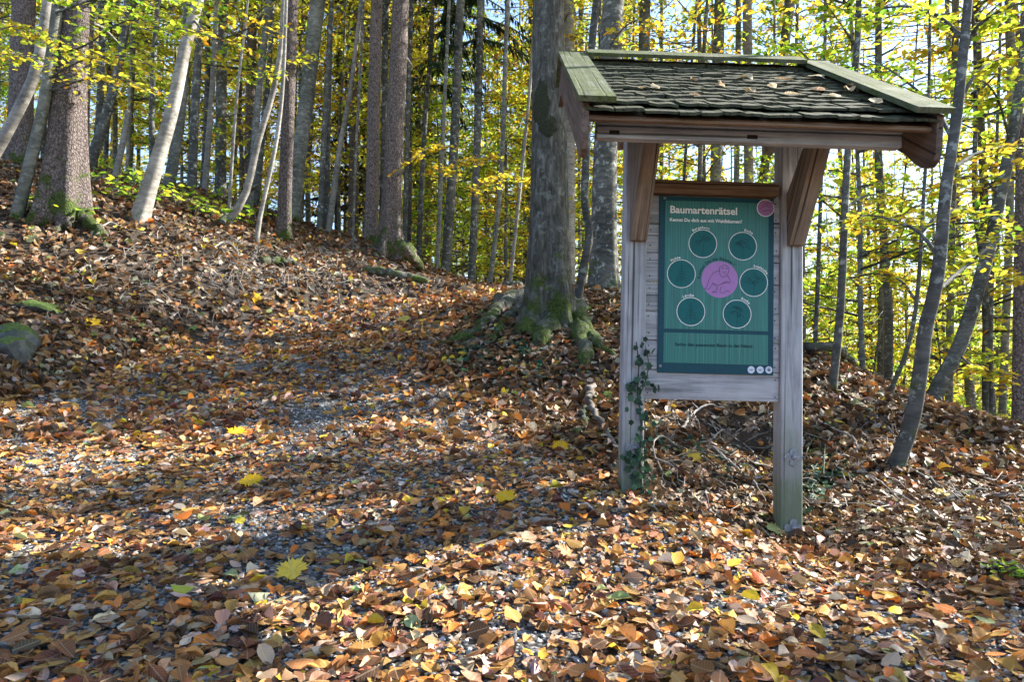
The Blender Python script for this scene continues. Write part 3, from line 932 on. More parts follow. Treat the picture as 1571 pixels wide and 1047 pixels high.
tree('Dmain', 'beech_tree', D, 'curved dark grey tree on the bank right of the board', [(1372,722),(1392,669),(1403,629),(1413,565),(1420,506),(1434,448),(1442,396),(1450,300),(1457,250),(1468,175),(1478,77),(1485,0),(1490,-60)], 27, 13, H=11, sides=26, flare=.25)
tree('E', 'beech_tree', D, 'sturdy trunk leaning strongly right behind the curved grey tree', [(1437,600),(1468,541),(1492,472),(1520,369),(1534,300),(1555,200),(1572,90),(1582,0)], 24, 16, Y=8.6, H=14, sides=18)
tree('F', 'beech_tree', B, 'upright trunk behind the crossing of the two leaning trees', [(1456,640),(1459,420),(1464,200),(1466,0)], 13, 11, Y=12)
tree('G', 'young_beech', D, 'thin dark stem in the yellow foliage near the right edge', [(1522,650),(1520,506),(1524,380),(1530,200)], 8, 5, Y=10, H=11)
tree('H', 'beech_tree', B, 'slim olive trunk beside the right edge trunk', [(1537,660),(1544,472),(1549,327),(1552,140),(1548,0)], 12, 13, Y=11)
tree('I', 'spruce_tree', S, 'dark reddish trunk cut by the right picture edge', [(1564,664),(1567,369),(1572,150),(1576,0)], 24, 18, Y=9.2, crown='needle')
# the rough big tree beside the path
tree('big', 'rough_tree', RO, 'big rough barked tree with spreading mossy roots beside the path', [(842,500),(842,440),(841,400),(842,300),(842,200),(842,0),(843,-60)], 76, 50, Y=7.7, sides=64, flare=.42, H=21)

# roots of the big tree and of the two thick spruces: parts of their trees
def root_part(key, pix, r0, r1, mat, lift=.05, n=22):
    t = TREES[key][0]; b = Vector(t.location)
    pts = []
    for i, (u, v) in enumerate(pix):
        p = hit(u, v); pts.append(p - b + Vector((0, 0, lift if 0 < i < len(pix) - 1 else (.08 if i == 0 else -.03))))
    q = resample(pts, n)
    rr = np.linspace(r0, r1, n) * (1 + .18 * np.sin(np.arange(n) * 1.3 + r0 * 90))
    rn = np.random.default_rng(int(pix[0][0] + pix[-1][1])); q[2:-1] += rn.normal(0, .016, (n - 3, 3))
    V, T_ = tube_np(q, rr, 12, lambda i, a: 1 + .16 * np.sin(2 * a + i * .5) + .1 * np.sin(5 * a + i))
    link(bpy.data.objects.new('root', mesh_np('root', V, T_, M[mat], True)), t)
for pix, a, c in [([(812,462),(775,478),(738,508),(702,528),(668,536)], .17, .04), ([(820,480),(812,505),(822,524)], .19, .10), ([(845,488),(838,512),(832,534)], .16, .08),
                  ([(868,470),(884,500),(895,545),(905,575)], .17, .045), ([(880,475),(905,520),(930,545),(948,550)], .13, .03), ([(800,465),(770,466),(740,482)], .13, .03),
                  ([(795,485),(760,520),(735,545)], .08, .025), ([(750,500),(715,535),(690,560)], .05, .02)]:
    root_part('big', pix, a, c, 'rough')
for pix, a, c in [([(118,335),(140,350),(158,372),(170,395)], .12, .04), ([(100,340),(95,355),(60,362)], .10, .03), ([(75,335),(62,345),(40,350)], .1, .04)]:
    root_part('spruceL', pix, a, c, 'spruce')
for pix, a, c in [([(610,380),(630,395),(648,412)], .12, .05), ([(590,385),(560,388),(530,386)], .10, .03)]:
    root_part('pairR', pix, a, c, 'spruce')

def moss_mat():
    m, nt, b = new_mat('dark_moss')
    c = ramp(nt, noise(nt, coords(nt), 60, 4, .7), [(.3, (.012, .014, .006)), (.7, (.06, .065, .025))])
    nt.links.new(c, b.inputs['Base Color']); b.inputs['Roughness'].default_value = .95
    bump(nt, b, noise(nt, coords(nt), 70, 5, .7), 1.0, .03)
    return m
M['moss'] = moss_mat()
def moss_patch(u, v, w, h, seed):
    t, Q, rr = TREES['big']
    p = np.array(at(u, v, 7.7)) - np.array(t.location)
    i = int(np.abs(Q[:, 2] - p[2]).argmin()); ax = Q[i]; R0 = rr[i]
    rs = np.random.default_rng(seed)
    na, nz = 15, 13
    a0 = math.asin(max(-.9, min(.9, (p[0] - ax[0]) / R0)))
    V = []
    for k in range(nz):
        for l in range(na):
            fx, fz = l / (na - 1) * 2 - 1, k / (nz - 1) * 2 - 1
            e = 1 - (fx * fx + fz * fz) * (1 + .35 * float(vnoise(fx * 2.5, fz * 2.5, seed)))
            a = a0 + fx * w / 2 / R0
            z = p[2] + fz * h / 2
            j = int(np.abs(Q[:, 2] - z).argmin())
            rad = rr[j] * 1.02 + (.028 * math.sqrt(e) + rs.normal(0, .004) if e > 0 else -.06)
            V.append((Q[j][0] + math.sin(a) * rad, Q[j][1] - math.cos(a) * rad, z))
    T_ = []
    for k in range(nz - 1):
        for l in range(na - 1):
            o = k * na + l
            T_ += [(o, o + 1, o + na + 1), (o, o + na + 1, o + na)]
    link(bpy.data.objects.new('moss_patch', mesh_np('moss_patch', np.array(V), np.array(T_), M['moss'], True)), t)
moss_patch(829, 165, .22, .55, 1); moss_patch(840, 205, .22, .24, 2)

# boughs in leaf: parts of the trees that carry them
NEARLEAF = [tpl_strip(ROWS_MID, c, b, .03, 120 + i) for i, (c, b) in enumerate([(.2, .2), (-.2, -.3), (.35, -.2)])]
def bough(key, pts, n, size, palette, wid=.35, r0=.02, seed=0):
    t = TREES[key][0]; b = np.array(t.location)
    r = np.random.default_rng(seed + 500)
    q = resample([np.array(at(*p)) - b for p in pts], 12)
    parts = [tube_np(q, np.linspace(r0, .004, 12), 5)]
    L = np.linalg.norm(q[-1] - q[0])
    P = []
    k = max(5, int(L / .16))
    for i in range(k):
        f = .15 + .85 * (i + r.random()) / k
        j = min(int(f * 11), 10)
        d = (q[j + 1] - q[j]); d /= np.linalg.norm(d) + 1e-9
        sg = 1 if i % 2 else -1
        side = np.cross(d, [0, 0, 1.0]) * sg
        dd = d * .7 + side * .8 + np.array([0, 0, r.uniform(-.35, .1)]); dd /= np.linalg.norm(dd)
        ll = wid * r.uniform(.5, 1.3)
        P.append(spray_points(q[j], dd, ll, max(3, n // k), ll * .3, .12, r))
        parts.append(tube_np(np.array([q[j], q[j] + dd * ll * .5, q[j] + dd * ll - np.array([0, 0, .12 * ll * ll])]), [.005, .004, .002], 3))
    V, T_ = join_np(parts)
    o = link(bpy.data.objects.new('bough', mesh_np('bough', V, T_, M['dark'], True)), t)
    P = np.vstack(P); m = len(P)
    R = frames(np.c_[r.normal(0, .4, m), r.normal(-.15, .4, m), np.ones(m)], r.uniform(0, 6.28, m))
    V, T_, C, _ = cloud(NEARLEAF, P, R, size * r.uniform(.7, 1.2, m), pal(m, palette))
    link(bpy.data.objects.new('foliage', mesh_np('bough_foliage', V, T_, M['canopy'], False, col=C)), o)
for i, (k, pts, n, s, p, w) in enumerate([
    ('slimL', [(80,85,9.2),(130,70,8.2),(200,30,7.2),(300,50,6.8)], 230, .085, P_GREEN, .5),
    ('slimL', [(84,20,9.2),(140,0,8.2),(220,-15,7.4),(310,10,7.0)], 260, .085, P_GREEN, .55),
    ('slimL', [(76,120,9.2),(120,95,8.4),(190,85,7.6),(250,110,7.2)], 170, .08, P_CANOPY, .42),
    ('slimL', [(72,140,9.2),(140,120,8.8),(200,125,8.5),(240,140,8.2)], 120, .08, P_CANOPY, .4),
    ('slimL', [(80,60,9.2),(50,50,8.4),(20,40,7.6),(-40,60,7.0)], 220, .085, P_CANOPY, .5),
    ('leanL', [(60,80,10.2),(40,90,9.3),(20,80,8.5),(-30,100,8.0)], 160, .08, P_CANOPY, .45),
    ('pale5', [(296,30,10),(330,60,9.3),(390,40,9),(430,30,8.8)], 130, .085, P_GOLD, .45),
    ('spruceL', [(120,20,9.7),(180,-20,8.8),(260,-25,8.0),(330,0,7.5)], 220, .085, P_GREEN, .5),
    ('b17', [(480,70,13),(455,90,12),(420,100,11.5),(395,130,11)], 130, .095, P_CANOPY, .5),
    ('b27', [(684,230,14.5),(660,225,13.5),(640,240,13),(625,245,12.8)], 150, .10, P_GOLD, .55),
    ('b30', [(766,250,14.5),(740,240,13.8),(700,250,13.3),(665,262,13)], 240, .10, P_GOLD, .65),
    ('b31', [(798,290,14),(785,270,13.4),(760,270,13),(735,285,12.8)], 170, .10, P_GOLD, .55),
    ('beech35', [(935,70,10.4),(960,40,9.6),(985,30,9.2),(1005,50,9)], 90, .09, P_GOLD, .4),
    ('Dmain', [(1442,396,4.75),(1400,350,5.2),(1330,330,5.8),(1280,345,6.2)], 150, .07, P_CANOPY, .38),
    ('Dmain', [(1434,450,4.75),(1480,410,5.2),(1530,370,5.6),(1580,340,6)], 170, .07, P_CANOPY, .38),
    ('Dmain', [(1462,215,4.75),(1430,160,5.2),(1370,110,5.6),(1330,90,6)], 190, .07, P_GREEN, .42),
    ('Dmain', [(1470,160,4.75),(1500,110,4.9),(1540,90,5.1),(1590,100,5.2)], 200, .07, P_GREEN, .42),
    ('Dmain', [(1476,90,4.75),(1500,40,4.6),(1550,10,4.6),(1600,0,4.6)], 200, .07, P_GREEN, .42),
    ('Dmain', [(1480,60,4.75),(1430,20,5.0),(1370,10,5.4),(1310,30,5.8)], 220, .07, P_GREEN, .45),
    ('Dmain', [(1457,262,4.75),(1500,235,5.0),(1550,225,5.3),(1590,240,5.5)], 150, .07, P_CANOPY, .38),
    ('A', [(1302,210,6.9),(1270,130,7.2),(1230,80,7.4),(1190,60,7.6)], 190, .08, P_GREEN, .45),
    ('A', [(1312,110,6.9),(1350,140,7.1),(1390,180,7.3),(1420,230,7.4)], 150, .08, P_GREEN, .42),
    ('A', [(1296,320,6.9),(1330,300,7.2),(1370,300,7.4),(1400,310,7.5)], 120, .08, P_CANOPY, .4),
    ('C', [(1405,460,7.3),(1380,430,7.5),(1340,420,7.6),(1300,430,7.8)], 120, .08, P_CANOPY, .4),
    ('C', [(1412,360,7.3),(1440,330,7.4),(1480,320,7.6),(1510,330,7.8)], 120, .08, P_CANOPY, .4),
    ('E', [(1492,472,8.6),(1530,440,8.4),(1560,430,8.2),(1600,440,8)], 150, .085, P_CANOPY, .45),
    ('E', [(1468,541,8.6),(1490,560,8.4),(1520,570,8.2),(1550,575,8.1)], 130, .085, P_CANOPY, .4),
    ('E', [(1534,300,8.6),(1500,270,8.3),(1450,280,8.1),(1410,300,8)], 150, .085, P_CANOPY, .45),
    ('E', [(1550,220,8.6),(1530,150,8.3),(1500,120,8),(1450,110,7.8)], 170, .085, P_GREEN, .45),
]):
    bough(k, pts, n, s, p, w, .018, i)

# background forest: trunks one can tell apart, each a tree of its own
def copy_tree(src, loc, rz, sc, label=None, group=None):
    c = src.copy(); COL.objects.link(c); c.location = loc; c.rotation_euler = (0, 0, rz); c.scale = (sc[0], sc[0], sc[1])
    if label: c['label'] = label
    if group: c['group'] = group
    for q in ('_u', '_k'):
        if q in c: del c[q]
    for ch in src.children:
        d = ch.copy(); COL.objects.link(d); d.parent = c
        for g in ch.children:
            e = g.copy(); COL.objects.link(e); e.parent = d
    return c
def proto(name, kind, H, r0, crowns, seed, lean=.02):
    r = random.Random(seed)
    root = bpy.data.objects.new(name, None); link(root)
    pts = [Vector((0, 0, -.3))]
    x = y = 0
    for k in range(1, 8):
        x += r.uniform(-lean, lean) * H / 7 * 2; y += r.uniform(-lean, lean) * H / 7 * 2
        pts.append(Vector((x, y, H * k / 7)))
    q = resample(pts, 22)
    parts = [tube_np(q, np.linspace(r0, r0 * .25, 22), 8)]
    for k in range(9):
        i = r.randrange(6, 21); a = r.uniform(0, 6.28); L = r.uniform(.6, 1.8)
        e = q[i] + np.array([math.cos(a) * L, math.sin(a) * L, L * .5])
        parts.append(tube_np(np.array([q[i], (q[i] + e) / 2 + [0, 0, -.08], e]), [r0 * .28, r0 * .16, .006], 4))
    V, T_ = join_np(parts)
    link(bpy.data.objects.new('trunk', mesh_np('trunk', V, T_, M[kind], True)), root)
    for pair, z, s in crowns:
        put_crown(root, pair, (x * z / H, y * z / H, z), (s, s, s), r.uniform(0, 6))
    return root
PRO = {
 'slim': [proto('slim_tree', D, 17, .08, [(FOL['mid'][0], 4.5, 1.0)], 1), proto('slim_tree', D, 18, .085, [(FOL['mid'][1], 5.5, 1.0)], 2), proto('slim_tree', B, 16, .06, [(FOL['mid'][2], 4, .95)], 3)],
 'thick': [proto('tall_tree', B, 21, .17, [(FOL['crown'][0], 11, 1.0)], 4), proto('tall_tree', D, 21, .15, [(FOL['crown'][1], 11, 1.05)], 5)],
 'spruce': [proto('slender_spruce', D, 20, .12, [(NEED[0], 6, 1.25)], 6, .008), proto('slender_spruce', S, 20, .16, [(NEED[1], 8, 1.25)], 7, .008)],
 'sap': [proto('leafy_sapling', D, 8.3, .045, [(FOL['sap'][0], 0, 1.0)], 8, .04), proto('leafy_sapling', B, 8.3, .04, [(FOL['sap'][1], 0, 1.0)], 9, .04),
         proto('leafy_sapling', D, 8.3, .05, [(FOL['sap'][2], 0, 1.0)], 10, .04), proto('leafy_sapling', B, 8.3, .04, [(FOL['sap'][3], 0, 1.0)], 11, .04)],
 'low': [proto('leafy_bush', D, 2.3, .018, [(FOL['low'][0], 0, 1.0)], 12, .05), proto('leafy_bush', D, 2.3, .018, [(FOL['low'][1], 0, 1.0)], 13, .05)],
}
CATS = {'slim': 'tree', 'thick': 'tree', 'spruce': 'tree', 'sap': 'sapling', 'low': 'bush'}
WHERE = [(-300, 560, 'on the dim hill behind the left bank'), (560, 900, 'beyond the crest of the path'), (900, 1240, 'behind the board'), (1240, 1900, 'in the bright valley right of the board')]
KINDTXT = {'slim': 'slim far tree', 'thick': 'sturdy far tree', 'spruce': 'slender far spruce', 'sap': 'leafy yellow sapling', 'low': 'small leafy bush'}
used = set()
rf = random.Random(99)
taken = []
def place_far(kind, u, Y, sc=None, where=None, group=None):
    x = (u - 785.5) / F * Y
    z = g1(x, Y)
    i = rf.randrange(len(PRO[kind])); p = PRO[kind][i]
    sc = sc or (rf.uniform(.9, 1.6) if kind == 'sap' else rf.uniform(.85, 1.2))
    if where is None:
        where = [w for a, b, w in WHERE if a <= u < b]
        where = where[0] if where else 'outside the picture'
    lab = KINDTXT[kind] + ' ' + where
    scl = (sc, sc * rf.uniform(.92, 1.1))
    if p not in used:
        used.add(p); o = p; o.location = (x, Y, z); o.rotation_euler = (0, 0, rf.uniform(0, 6.28)); o.scale = (scl[0], scl[0], scl[1])
        tag(o, lab, CATS[kind], group or lab.replace('tree', 'trees').replace('sapling', 'saplings'))
    else:
        o = copy_tree(p, (x, Y, z), rf.uniform(0, 6.28), scl, lab, group or lab)
        o['category'] = CATS[kind]
    if u < 3000: o['_u'] = float(u); o['_k'] = kind
    else: o['group'] = lab
    return o
def far_set(kind, n, u0, u1, y0, y1, mind=.9):
    k = tries = 0
    while k < n and tries < n * 30:
        tries += 1
        u = rf.uniform(u0, u1); Y = math.sqrt(rf.uniform(y0 * y0, y1 * y1))
        x = (u - 785.5) / F * Y
        pp = -math.cos(SUN_AZ) * x + math.sin(SUN_AZ) * Y      # a lane through the trees towards the sun
        if x > -4 and kind == 'sap' and 9 < pp < 14.3: continue
        if x > -1 and kind in ('sap', 'slim', 'thick', 'spruce') and 10.4 < pp < 12.3: continue
        if x > 2 and kind != 'low' and (8.9 < pp < 13.8 or (kind != 'slim' and 8.0 < pp < 8.8)): continue
        if any(abs(x - a) < mind and abs(Y - b) < mind for a, b in taken): continue
        taken.append((x, Y)); place_far(kind, u, Y); k += 1
far_set('slim', 40, -60, 560, 15, 34, .7)
far_set('spruce', 5, 330, 600, 18, 28)
far_set('spruce', 1, 640, 720, 20, 26)
far_set('thick', 7, -60, 560, 18, 34)
far_set('slim', 52, 560, 900, 16, 36, .6)
far_set('thick', 5, 600, 900, 20, 34)
far_set('slim', 20, 900, 1240, 15, 34)
far_set('slim', 20, 1240, 1640, 11, 34)
far_set('thick', 7, 950, 1640, 16, 32)
far_set('sap', 24, -80, 560, 15, 30, 1.4)
far_set('sap', 32, 560, 900, 17, 38, 1.3)
far_set('sap', 20, 900, 1240, 13, 32, 1.3)
far_set('sap', 30, 1240, 1660, 10, 32, 1.3)
far_set('sap', 30, 1200, 1680, 20, 40, 1.0)
far_set('sap', 8, 900, 1240, 19, 34, 1.2)
far_set('low', 14, 1240, 1600, 9.5, 16, .9)
far_set('low', 10, 600, 900, 16, 24, .9)
# narrow beeches added out of view on the right, spaced to cast bands of shade
FOL['pole'] = [foliage('shade_foliage', 91 + i, 16, 2.5, 1.25, 74, 44, .19, p, 'ball') for i, p in enumerate([P_CANOPY, P_GOLD])]
PRO['pole'] = [proto('shade_beech', B, 16, .10, [(FOL['pole'][0], 0, 1.0)], 14, .008), proto('shade_beech', D, 16, .09, [(FOL['pole'][1], 0, 1.0)], 15, .008)]
CATS['pole'] = 'tree'; KINDTXT['pole'] = 'narrow beech added for shade'
SH = (math.sin(SUN_AZ), math.cos(SUN_AZ))
for p_, d_, w_ in [(-1.6, 10, 1.1), (-1.2, 15, 1.1), (.8, 9, .95), (.55, 13, 1.0), (.85, 18, .9), (3.85, 10.5, .52), (3.9, 14, .52), (3.85, 19, .55), (5.4, 12, .36), (5.45, 16, .36), (5.4, 20, .36),
                   (6.75, 12.5, .8), (7.1, 16, .85), (6.6, 21, .85), (-3.5, 12, 1.2)]:
    x = -SH[1] * p_ + SH[0] * d_; y = SH[0] * p_ + SH[1] * d_
    o = place_far('pole', 5000, 1, w_, 'outside the picture')
    o.location = (x, y, g1(x, y)); o.scale = (w_, w_, 1.05)

# far trees are named by the trunk they are seen next to
ANCH = [(105, 'the thick left spruce'), (185, 'the dark leaning left trunk'), (262, 'the leaning pale beech'), (340, 'the wide dark hill trunk'), (395, 'the bent pale limb'),
        (442, 'the light scaly spruce'), (475, 'the broad greenish beech'), (575, 'the left spruce of the pair'), (606, 'the right spruce of the pair'), (650, 'the stem with needle boughs'), (697, 'the darkest crest trunk'),
        (732, 'the dark green crest trunk'), (769, 'the slim path end stem'), (842, 'the big rough tree'), (930, 'the stout smooth beech'), (988, 'the left brace'), (1050, 'the sign title'),
        (1098, 'the thick trunk above the board'), (1149, 'the pale trunk above the board'), (1205, 'the right post'), (1293, 'the upright thin tree'), (1358, 'the thinnest bent stem'), (1405, 'the slim dark stem'), (1442, 'the curved grey tree'),
        (1500, 'the strongly leaning trunk'), (1545, 'the slim olive trunk')]
bucket = {}
for o in list(COL.objects):
    if o.parent is None and '_u' in o:
        u = o['_u']; a = min(ANCH, key=lambda q: abs(q[0] - u))
        lab = KINDTXT[o['_k']] + (' seen just left of ' if u < a[0] else ' seen just right of ') + a[1]
        bucket.setdefault(lab, []).append(o)
RANK = {1: [''], 2: ['nearer ', 'farther '], 3: ['nearest ', 'middle ', 'farthest ']}
for lab, os_ in bucket.items():
    os_.sort(key=lambda o: o.location.y)
    for i, o in enumerate(os_):
        pre = RANK.get(len(os_), None)
        if pre is None: pre = ['nearest '] + [w + ' nearest ' for w in ('second', 'third', 'fourth', 'fifth', 'sixth', 'seventh', 'eighth', 'ninth', 'tenth', 'eleventh', 'twelfth', 'thirteenth', 'fourteenth', 'fifteenth', 'sixteenth', 'seventeenth', 'eighteenth')[:len(os_) - 2]] + ['farthest '] * max(1, len(os_) - 18)
        o['label'] = pre[i] + lab
        o['group'] = KINDTXT[o['_k']] + ' in the background forest'
        del o['_u']; del o['_k']

# ------------------------------------------------------------------ the information board
PX, PY = 1.008, 3.5                      # middle between the posts, front face of the posts
ZB = g1(PX, PY) - .05
K = empty('information_board', (PX, PY, ZB), (0, R_(1.5), R_(1.2)))
tag(K, 'roofed wooden information board with teal tree quiz panel beside the path', 'information board')
def lz(v, Y):                            # height in the board's own frame of a photo row at distance Y
    return at(785.5, v, Y).z - ZB
def lx(u, Y):
    return (u - 785.5) / F * Y - PX
Zc = lambda v: lz(v, PY)
PW, PD = .112, .105
XO = .4625
ztop = lz(205, 3.5) + .16
posts = []
for s in (-1, 1):
    xc = s * (XO - PW / 2)
    gb = g1(PX + xc, PY) - ZB - .25
    p = MB().box(-PW / 2, PW / 2, 0, PD, gb, ztop, .005).build('post', M['post'], K)
    p.location = (xc, 0, 0); posts.append(p)
# rosettes: four petal steel washers with a bolt head
def rosette():
    prof = []
    for i in range(48):
        a = 2 * math.pi * i / 48
        k = abs(math.cos(2 * a))
        rr = .020 + .027 * k ** .8 - (.005 if k > .93 and abs(math.sin(4 * a)) > .3 else 0)
        prof.append((math.cos(a) * rr, math.sin(a) * rr))
    mb = MB().plate(prof, -.005, 0)
    for j in range(4):
        a0 = j / 4 * math.pi / 2; a1 = (j + 1) / 4 * math.pi / 2
        ring = []
        for a in (a0, a1):
            ring.append([(math.cos(t) * .0135 * math.cos(a), -.005 - .010 * math.sin(a), math.sin(t) * .0135 * math.cos(a)) for t in np.linspace(0, 2 * math.pi, 12, endpoint=False)])
        mb.poly(ring[0] + ring[1], [(i, (i + 1) % 12, 12 + (i + 1) % 12, 12 + i) for i in range(12)])
    return mb.mesh('rosette', M['zinc'])
RM = rosette()
for p, v in ((posts[0], 690), (posts[1], 699), (posts[1], 808)):
    o = bpy.data.objects.new('rosette', RM); o.location = (.006, -.001, Zc(v)); o.scale = (1.05, 1, 1.05); link(o, p)
# planks of the back wall, with nails
zb0, zb1 = Zc(615), Zc(299)
npl = 7; ph = (zb1 - zb0) / npl
xin = XO - PW
NM = MB()
NM.plate([(math.cos(t) * .0038, math.sin(t) * .0038) for t in np.linspace(0, 2 * math.pi, 8, endpoint=False)], -.0015, .004)
nailm = NM.mesh('nail', M['nail'])
for i in range(npl):
    h = ph - .004
    o = MB().box(-xin + .001, xin - .001, 0, .026, 0, h, .003).build('plank', M['greyx'], K)
    o.location = (0, .024 + random.uniform(0, .003), zb0 + i * ph)
    for s in (-1, 1):
        for zz in (.03, h - .03):
            n_ = bpy.data.objects.new('nail', nailm)
            n_.location = (s * (xin - .022) + random.uniform(-.004, .004), 0, zz + random.uniform(-.006, .006)); link(n_, o)
# rail above the planks
o = MB().box(-xin - .012, xin - .016, -.010, .055, 0, Zc(279) - Zc(299), .004).build('top_rail', M['brownx'], K); o.location = (0, 0, zb1 + .002)
# braces
for s in (-1, 1):
    zb = Zc(374); zt = lz(222, 3.05) + .14
    prof = [(-.002, zb), (-.035, zb), (-.36, zt), (-.24, zt), (-.002, zb + .27)]
    x0 = s * (XO - PW / 2) - .043 + (.010 if s < 0 else .012)
    build_rot(MB().prism(prof, x0, x0 + .082), 'brace', M['brownz'], K, math.atan2(.325, zt - zb))
# roof frame
YE, YR = 2.78, 3.86                      # eave and ridge distances
ye, yr = YE - PY, YR - PY
ze, zr = lz(171, YE), lz(97, YR)
slope = math.atan2(zr - ze, yr - ye)
HW = .775                                # half width of the roof
LEN = math.hypot(zr - ze, yr - ye)
yb = 2.93 - PY
zbm0, zbm1 = lz(221, 2.93), lz(203, 2.93)
MBm = MB().box(-.675, .66, -.02, .03, zbm0, zbm1, .004).build('front_beam', M['greyx'], K); MBm.location = (0, yb, 0)
for xs in (-.62, -.02):
    MB().box(xs, xs + .045, -.0215, -.015, zbm0 + .015, zbm0 + .033).build('slot', M['slot'], MBm)
o = MB().box(-.675, .66, -.026, .02, zbm1 + .006, zbm1 + .026, .003).build('front_rail', M['greyx'], K); o.location = (0, yb, 0)
# rafters and purlins carrying the roof
for xs in (-.40, .40):
    c, s_ = math.cos(slope), math.sin(slope)
    t_ = math.tan(slope); y0 = yb + .04
    prof = [(y0, ze + (y0 - ye) * t_ - .045), (yr, zr - .045), (yr, zr - .15), (y0, ze + (y0 - ye) * t_ - .13)]
    MB().prism(prof, xs - .035, xs + .035).build('rafter', M['brownz'], K)
for f in (.32, .6, .93):
    y0 = ye + (yr - ye) * f; z0 = ze + (zr - ze) * f
    MB().box(-HW + .04, HW - .04, y0 - .02, y0 + .02, z0 - .088, z0 - .045, .003).build('purlin', M['brownx'], K)
MB().box(-.55, .55, .0, .10, ztop - .012, ztop + .06, .004).build('head_beam', M['brownx'], K)
for xs in (-.42, .42):
    MB().box(xs - .03, xs + .03, yr - .04, yr + .02, ztop - .06, zr - .12, .003).build('king_post', M['brownz'], K)
    MB().box(xs - .03, xs + .03, .101, yr + .02, ztop - .13, ztop - .062, .003).build('tie', M['brownz'], K)
# deck board under the shingles, both slopes
yk = yr + (yr - ye) * .16; zk = zr - (zr - ze) * .16
MB().prism([(ye + .03, ze - .042), (yr, zr - .042), (yr, zr - .028), (ye + .03, ze - .028)], -HW + .03, HW - .03).build('deck_board', M['brownx'], K)
MB().prism([(yk, zk - .042), (yk, zk - .028), (yr + .001, zr - .028), (yr + .001, zr - .042)], -HW + .03, HW - .03).build('deck_board', M['brownx'], K)
# eave board
o = MB().box(-HW + .05, HW - .05, -.012, .012, -.013, .0, .002).build('eave_board', M['brownx'], K); o.location = (0, ye + .035, ze - .036)
# shingles, one by one, in overlapping rows
shm = []
for k in range(10):
    r = random.Random(900 + k)
    w = r.uniform(.085, .14); t = r.uniform(.009, .014)
    L = .30
    nn = 3
    top = []; bot = []
    xs = [-w / 2, -w / 6, w / 6, w / 2]
    ed = [r.uniform(-.012, .012) for _ in xs]; cz = [r.uniform(-.003, .004) for _ in xs]
    vs_ = []
    for i, x in enumerate(xs):
        vs_ += [(x, ed[i], cz[i]), (x, ed[i] + .004, t + cz[i]), (x, L, t * .5), (x, L, 0)]
    fs_ = []
    for i in range(3):
        a, b2 = 4 * i, 4 * i + 4
        for j in range(4):
            fs_.append((a + j, a + (j + 1) % 4, b2 + (j + 1) % 4, b2 + j))
    fs_ += [(0, 1, 2, 3), (12, 15, 14, 13)]
    shm.append((w, MB().poly(vs_, fs_).mesh('shingle', M['shingle'])))
roofs = []
def shingle_rows(y_e, z_e, y_r, z_r, back):
    L = math.hypot(y_r - y_e, z_r - z_e); sl_ = math.atan2(z_r - z_e, abs(y_r - y_e))
    rows = int(L / .086)
    rr = random.Random(5 + back)
    for i in range(rows + 1):
        d = min(i * .086 + (.0 if i else -.01), L - .1)
        x = -HW + .06 - rr.uniform(0, .05)
        while x < HW - .08:
            w, me = rr.choice(shm)
            ob = bpy.data.objects.new('shingle', me)
            yy = y_e + (y_r - y_e) * d / L; zz = z_e + (z_r - z_e) * d / L
            up = -.020 + (.012 if i else .0)
            tilt = sl_ - .075
            ob.rotation_euler = (tilt, rr.uniform(-.02, .02), 0) if not back else (tilt, rr.uniform(-.02, .02), math.pi)
            ob.location = (x + w / 2, yy, zz + up + rr.uniform(-.003, .004))
            s = min(1.0, (L - d + .02) / .30)
            ob.scale = (1, s, 1)
            link(ob, K); x += w + rr.uniform(.002, .007)
shingle_rows(ye, ze, yr, zr, 0)
shingle_rows(yk, zk, yr, zr, 1)
# verge boards on top, barge boards below them, ridge boards
for s in (-1, 1):
    x1 = s * HW; x0 = s * (HW - .155)
    a, b2 = min(x0, x1), max(x0, x1)
    def off(y, z, d): return (y - math.sin(slope) * d, z + math.cos(slope) * d)
    A = off(ye - .03, ze - .012, .016); Bq = off(yr + .0, zr, .016); C = off(yr + .0, zr, .040); Dq = off(ye - .03, ze - .012, .040)
    build_rot(MB().prism([A, Bq, C, Dq], a, b2), 'verge_board', M['mossboard'], K, slope)
    A = off(yk, zk, 0); 
    MB().prism([(yk, zk + .018), (yk + .012, zk + .040), (yr - .012, zr + .046), (yr - .012, zr + .022)], a, b2).build('verge_board', M['mossboard'], K)
    # barge board with a rounded lower end
    xb = s * (HW - .035)
    top0 = off(ye + .00, ze, .012); top1 = off(yr, zr, .012)
    prof = [top0, top1, (yr, zr - .21), (ye + .22, ze - .085), (ye + .15, ze - .15), (ye + .10, ze - .185), (ye + .055, ze - .195), (ye + .02, ze - .175), (ye + .005, ze - .13)]
    build_rot(MB().prism(prof, xb - .014, xb + .014), 'barge_board', M['barge'], K, slope)
    prof = [(yr + .003, zr - .01), (yk, zk), (yk, zk - .10), (yr + .003, zr - .21)]
    MB().prism(prof, xb - .014, xb + .014).build('barge_board', M['barge'], K)
rb = MB().prism([off(yr - .10, zr - .10 * math.tan(slope), .036), off(yr + .004, zr + .004, .036), off(yr + .004, zr + .004, .056), off(yr - .10, zr - .10 * math.tan(slope), .056)], -HW + .157, HW - .157).build('ridge_board', M['mossboard'], K)

for o in K.children:
    if o.name.split('.')[0] in ('verge_board', 'barge_board', 'ridge_board', 'shingle', 'deck_board', 'purlin', 'eave_board', 'front_beam', 'front_rail'):
        o.location.x -= .028

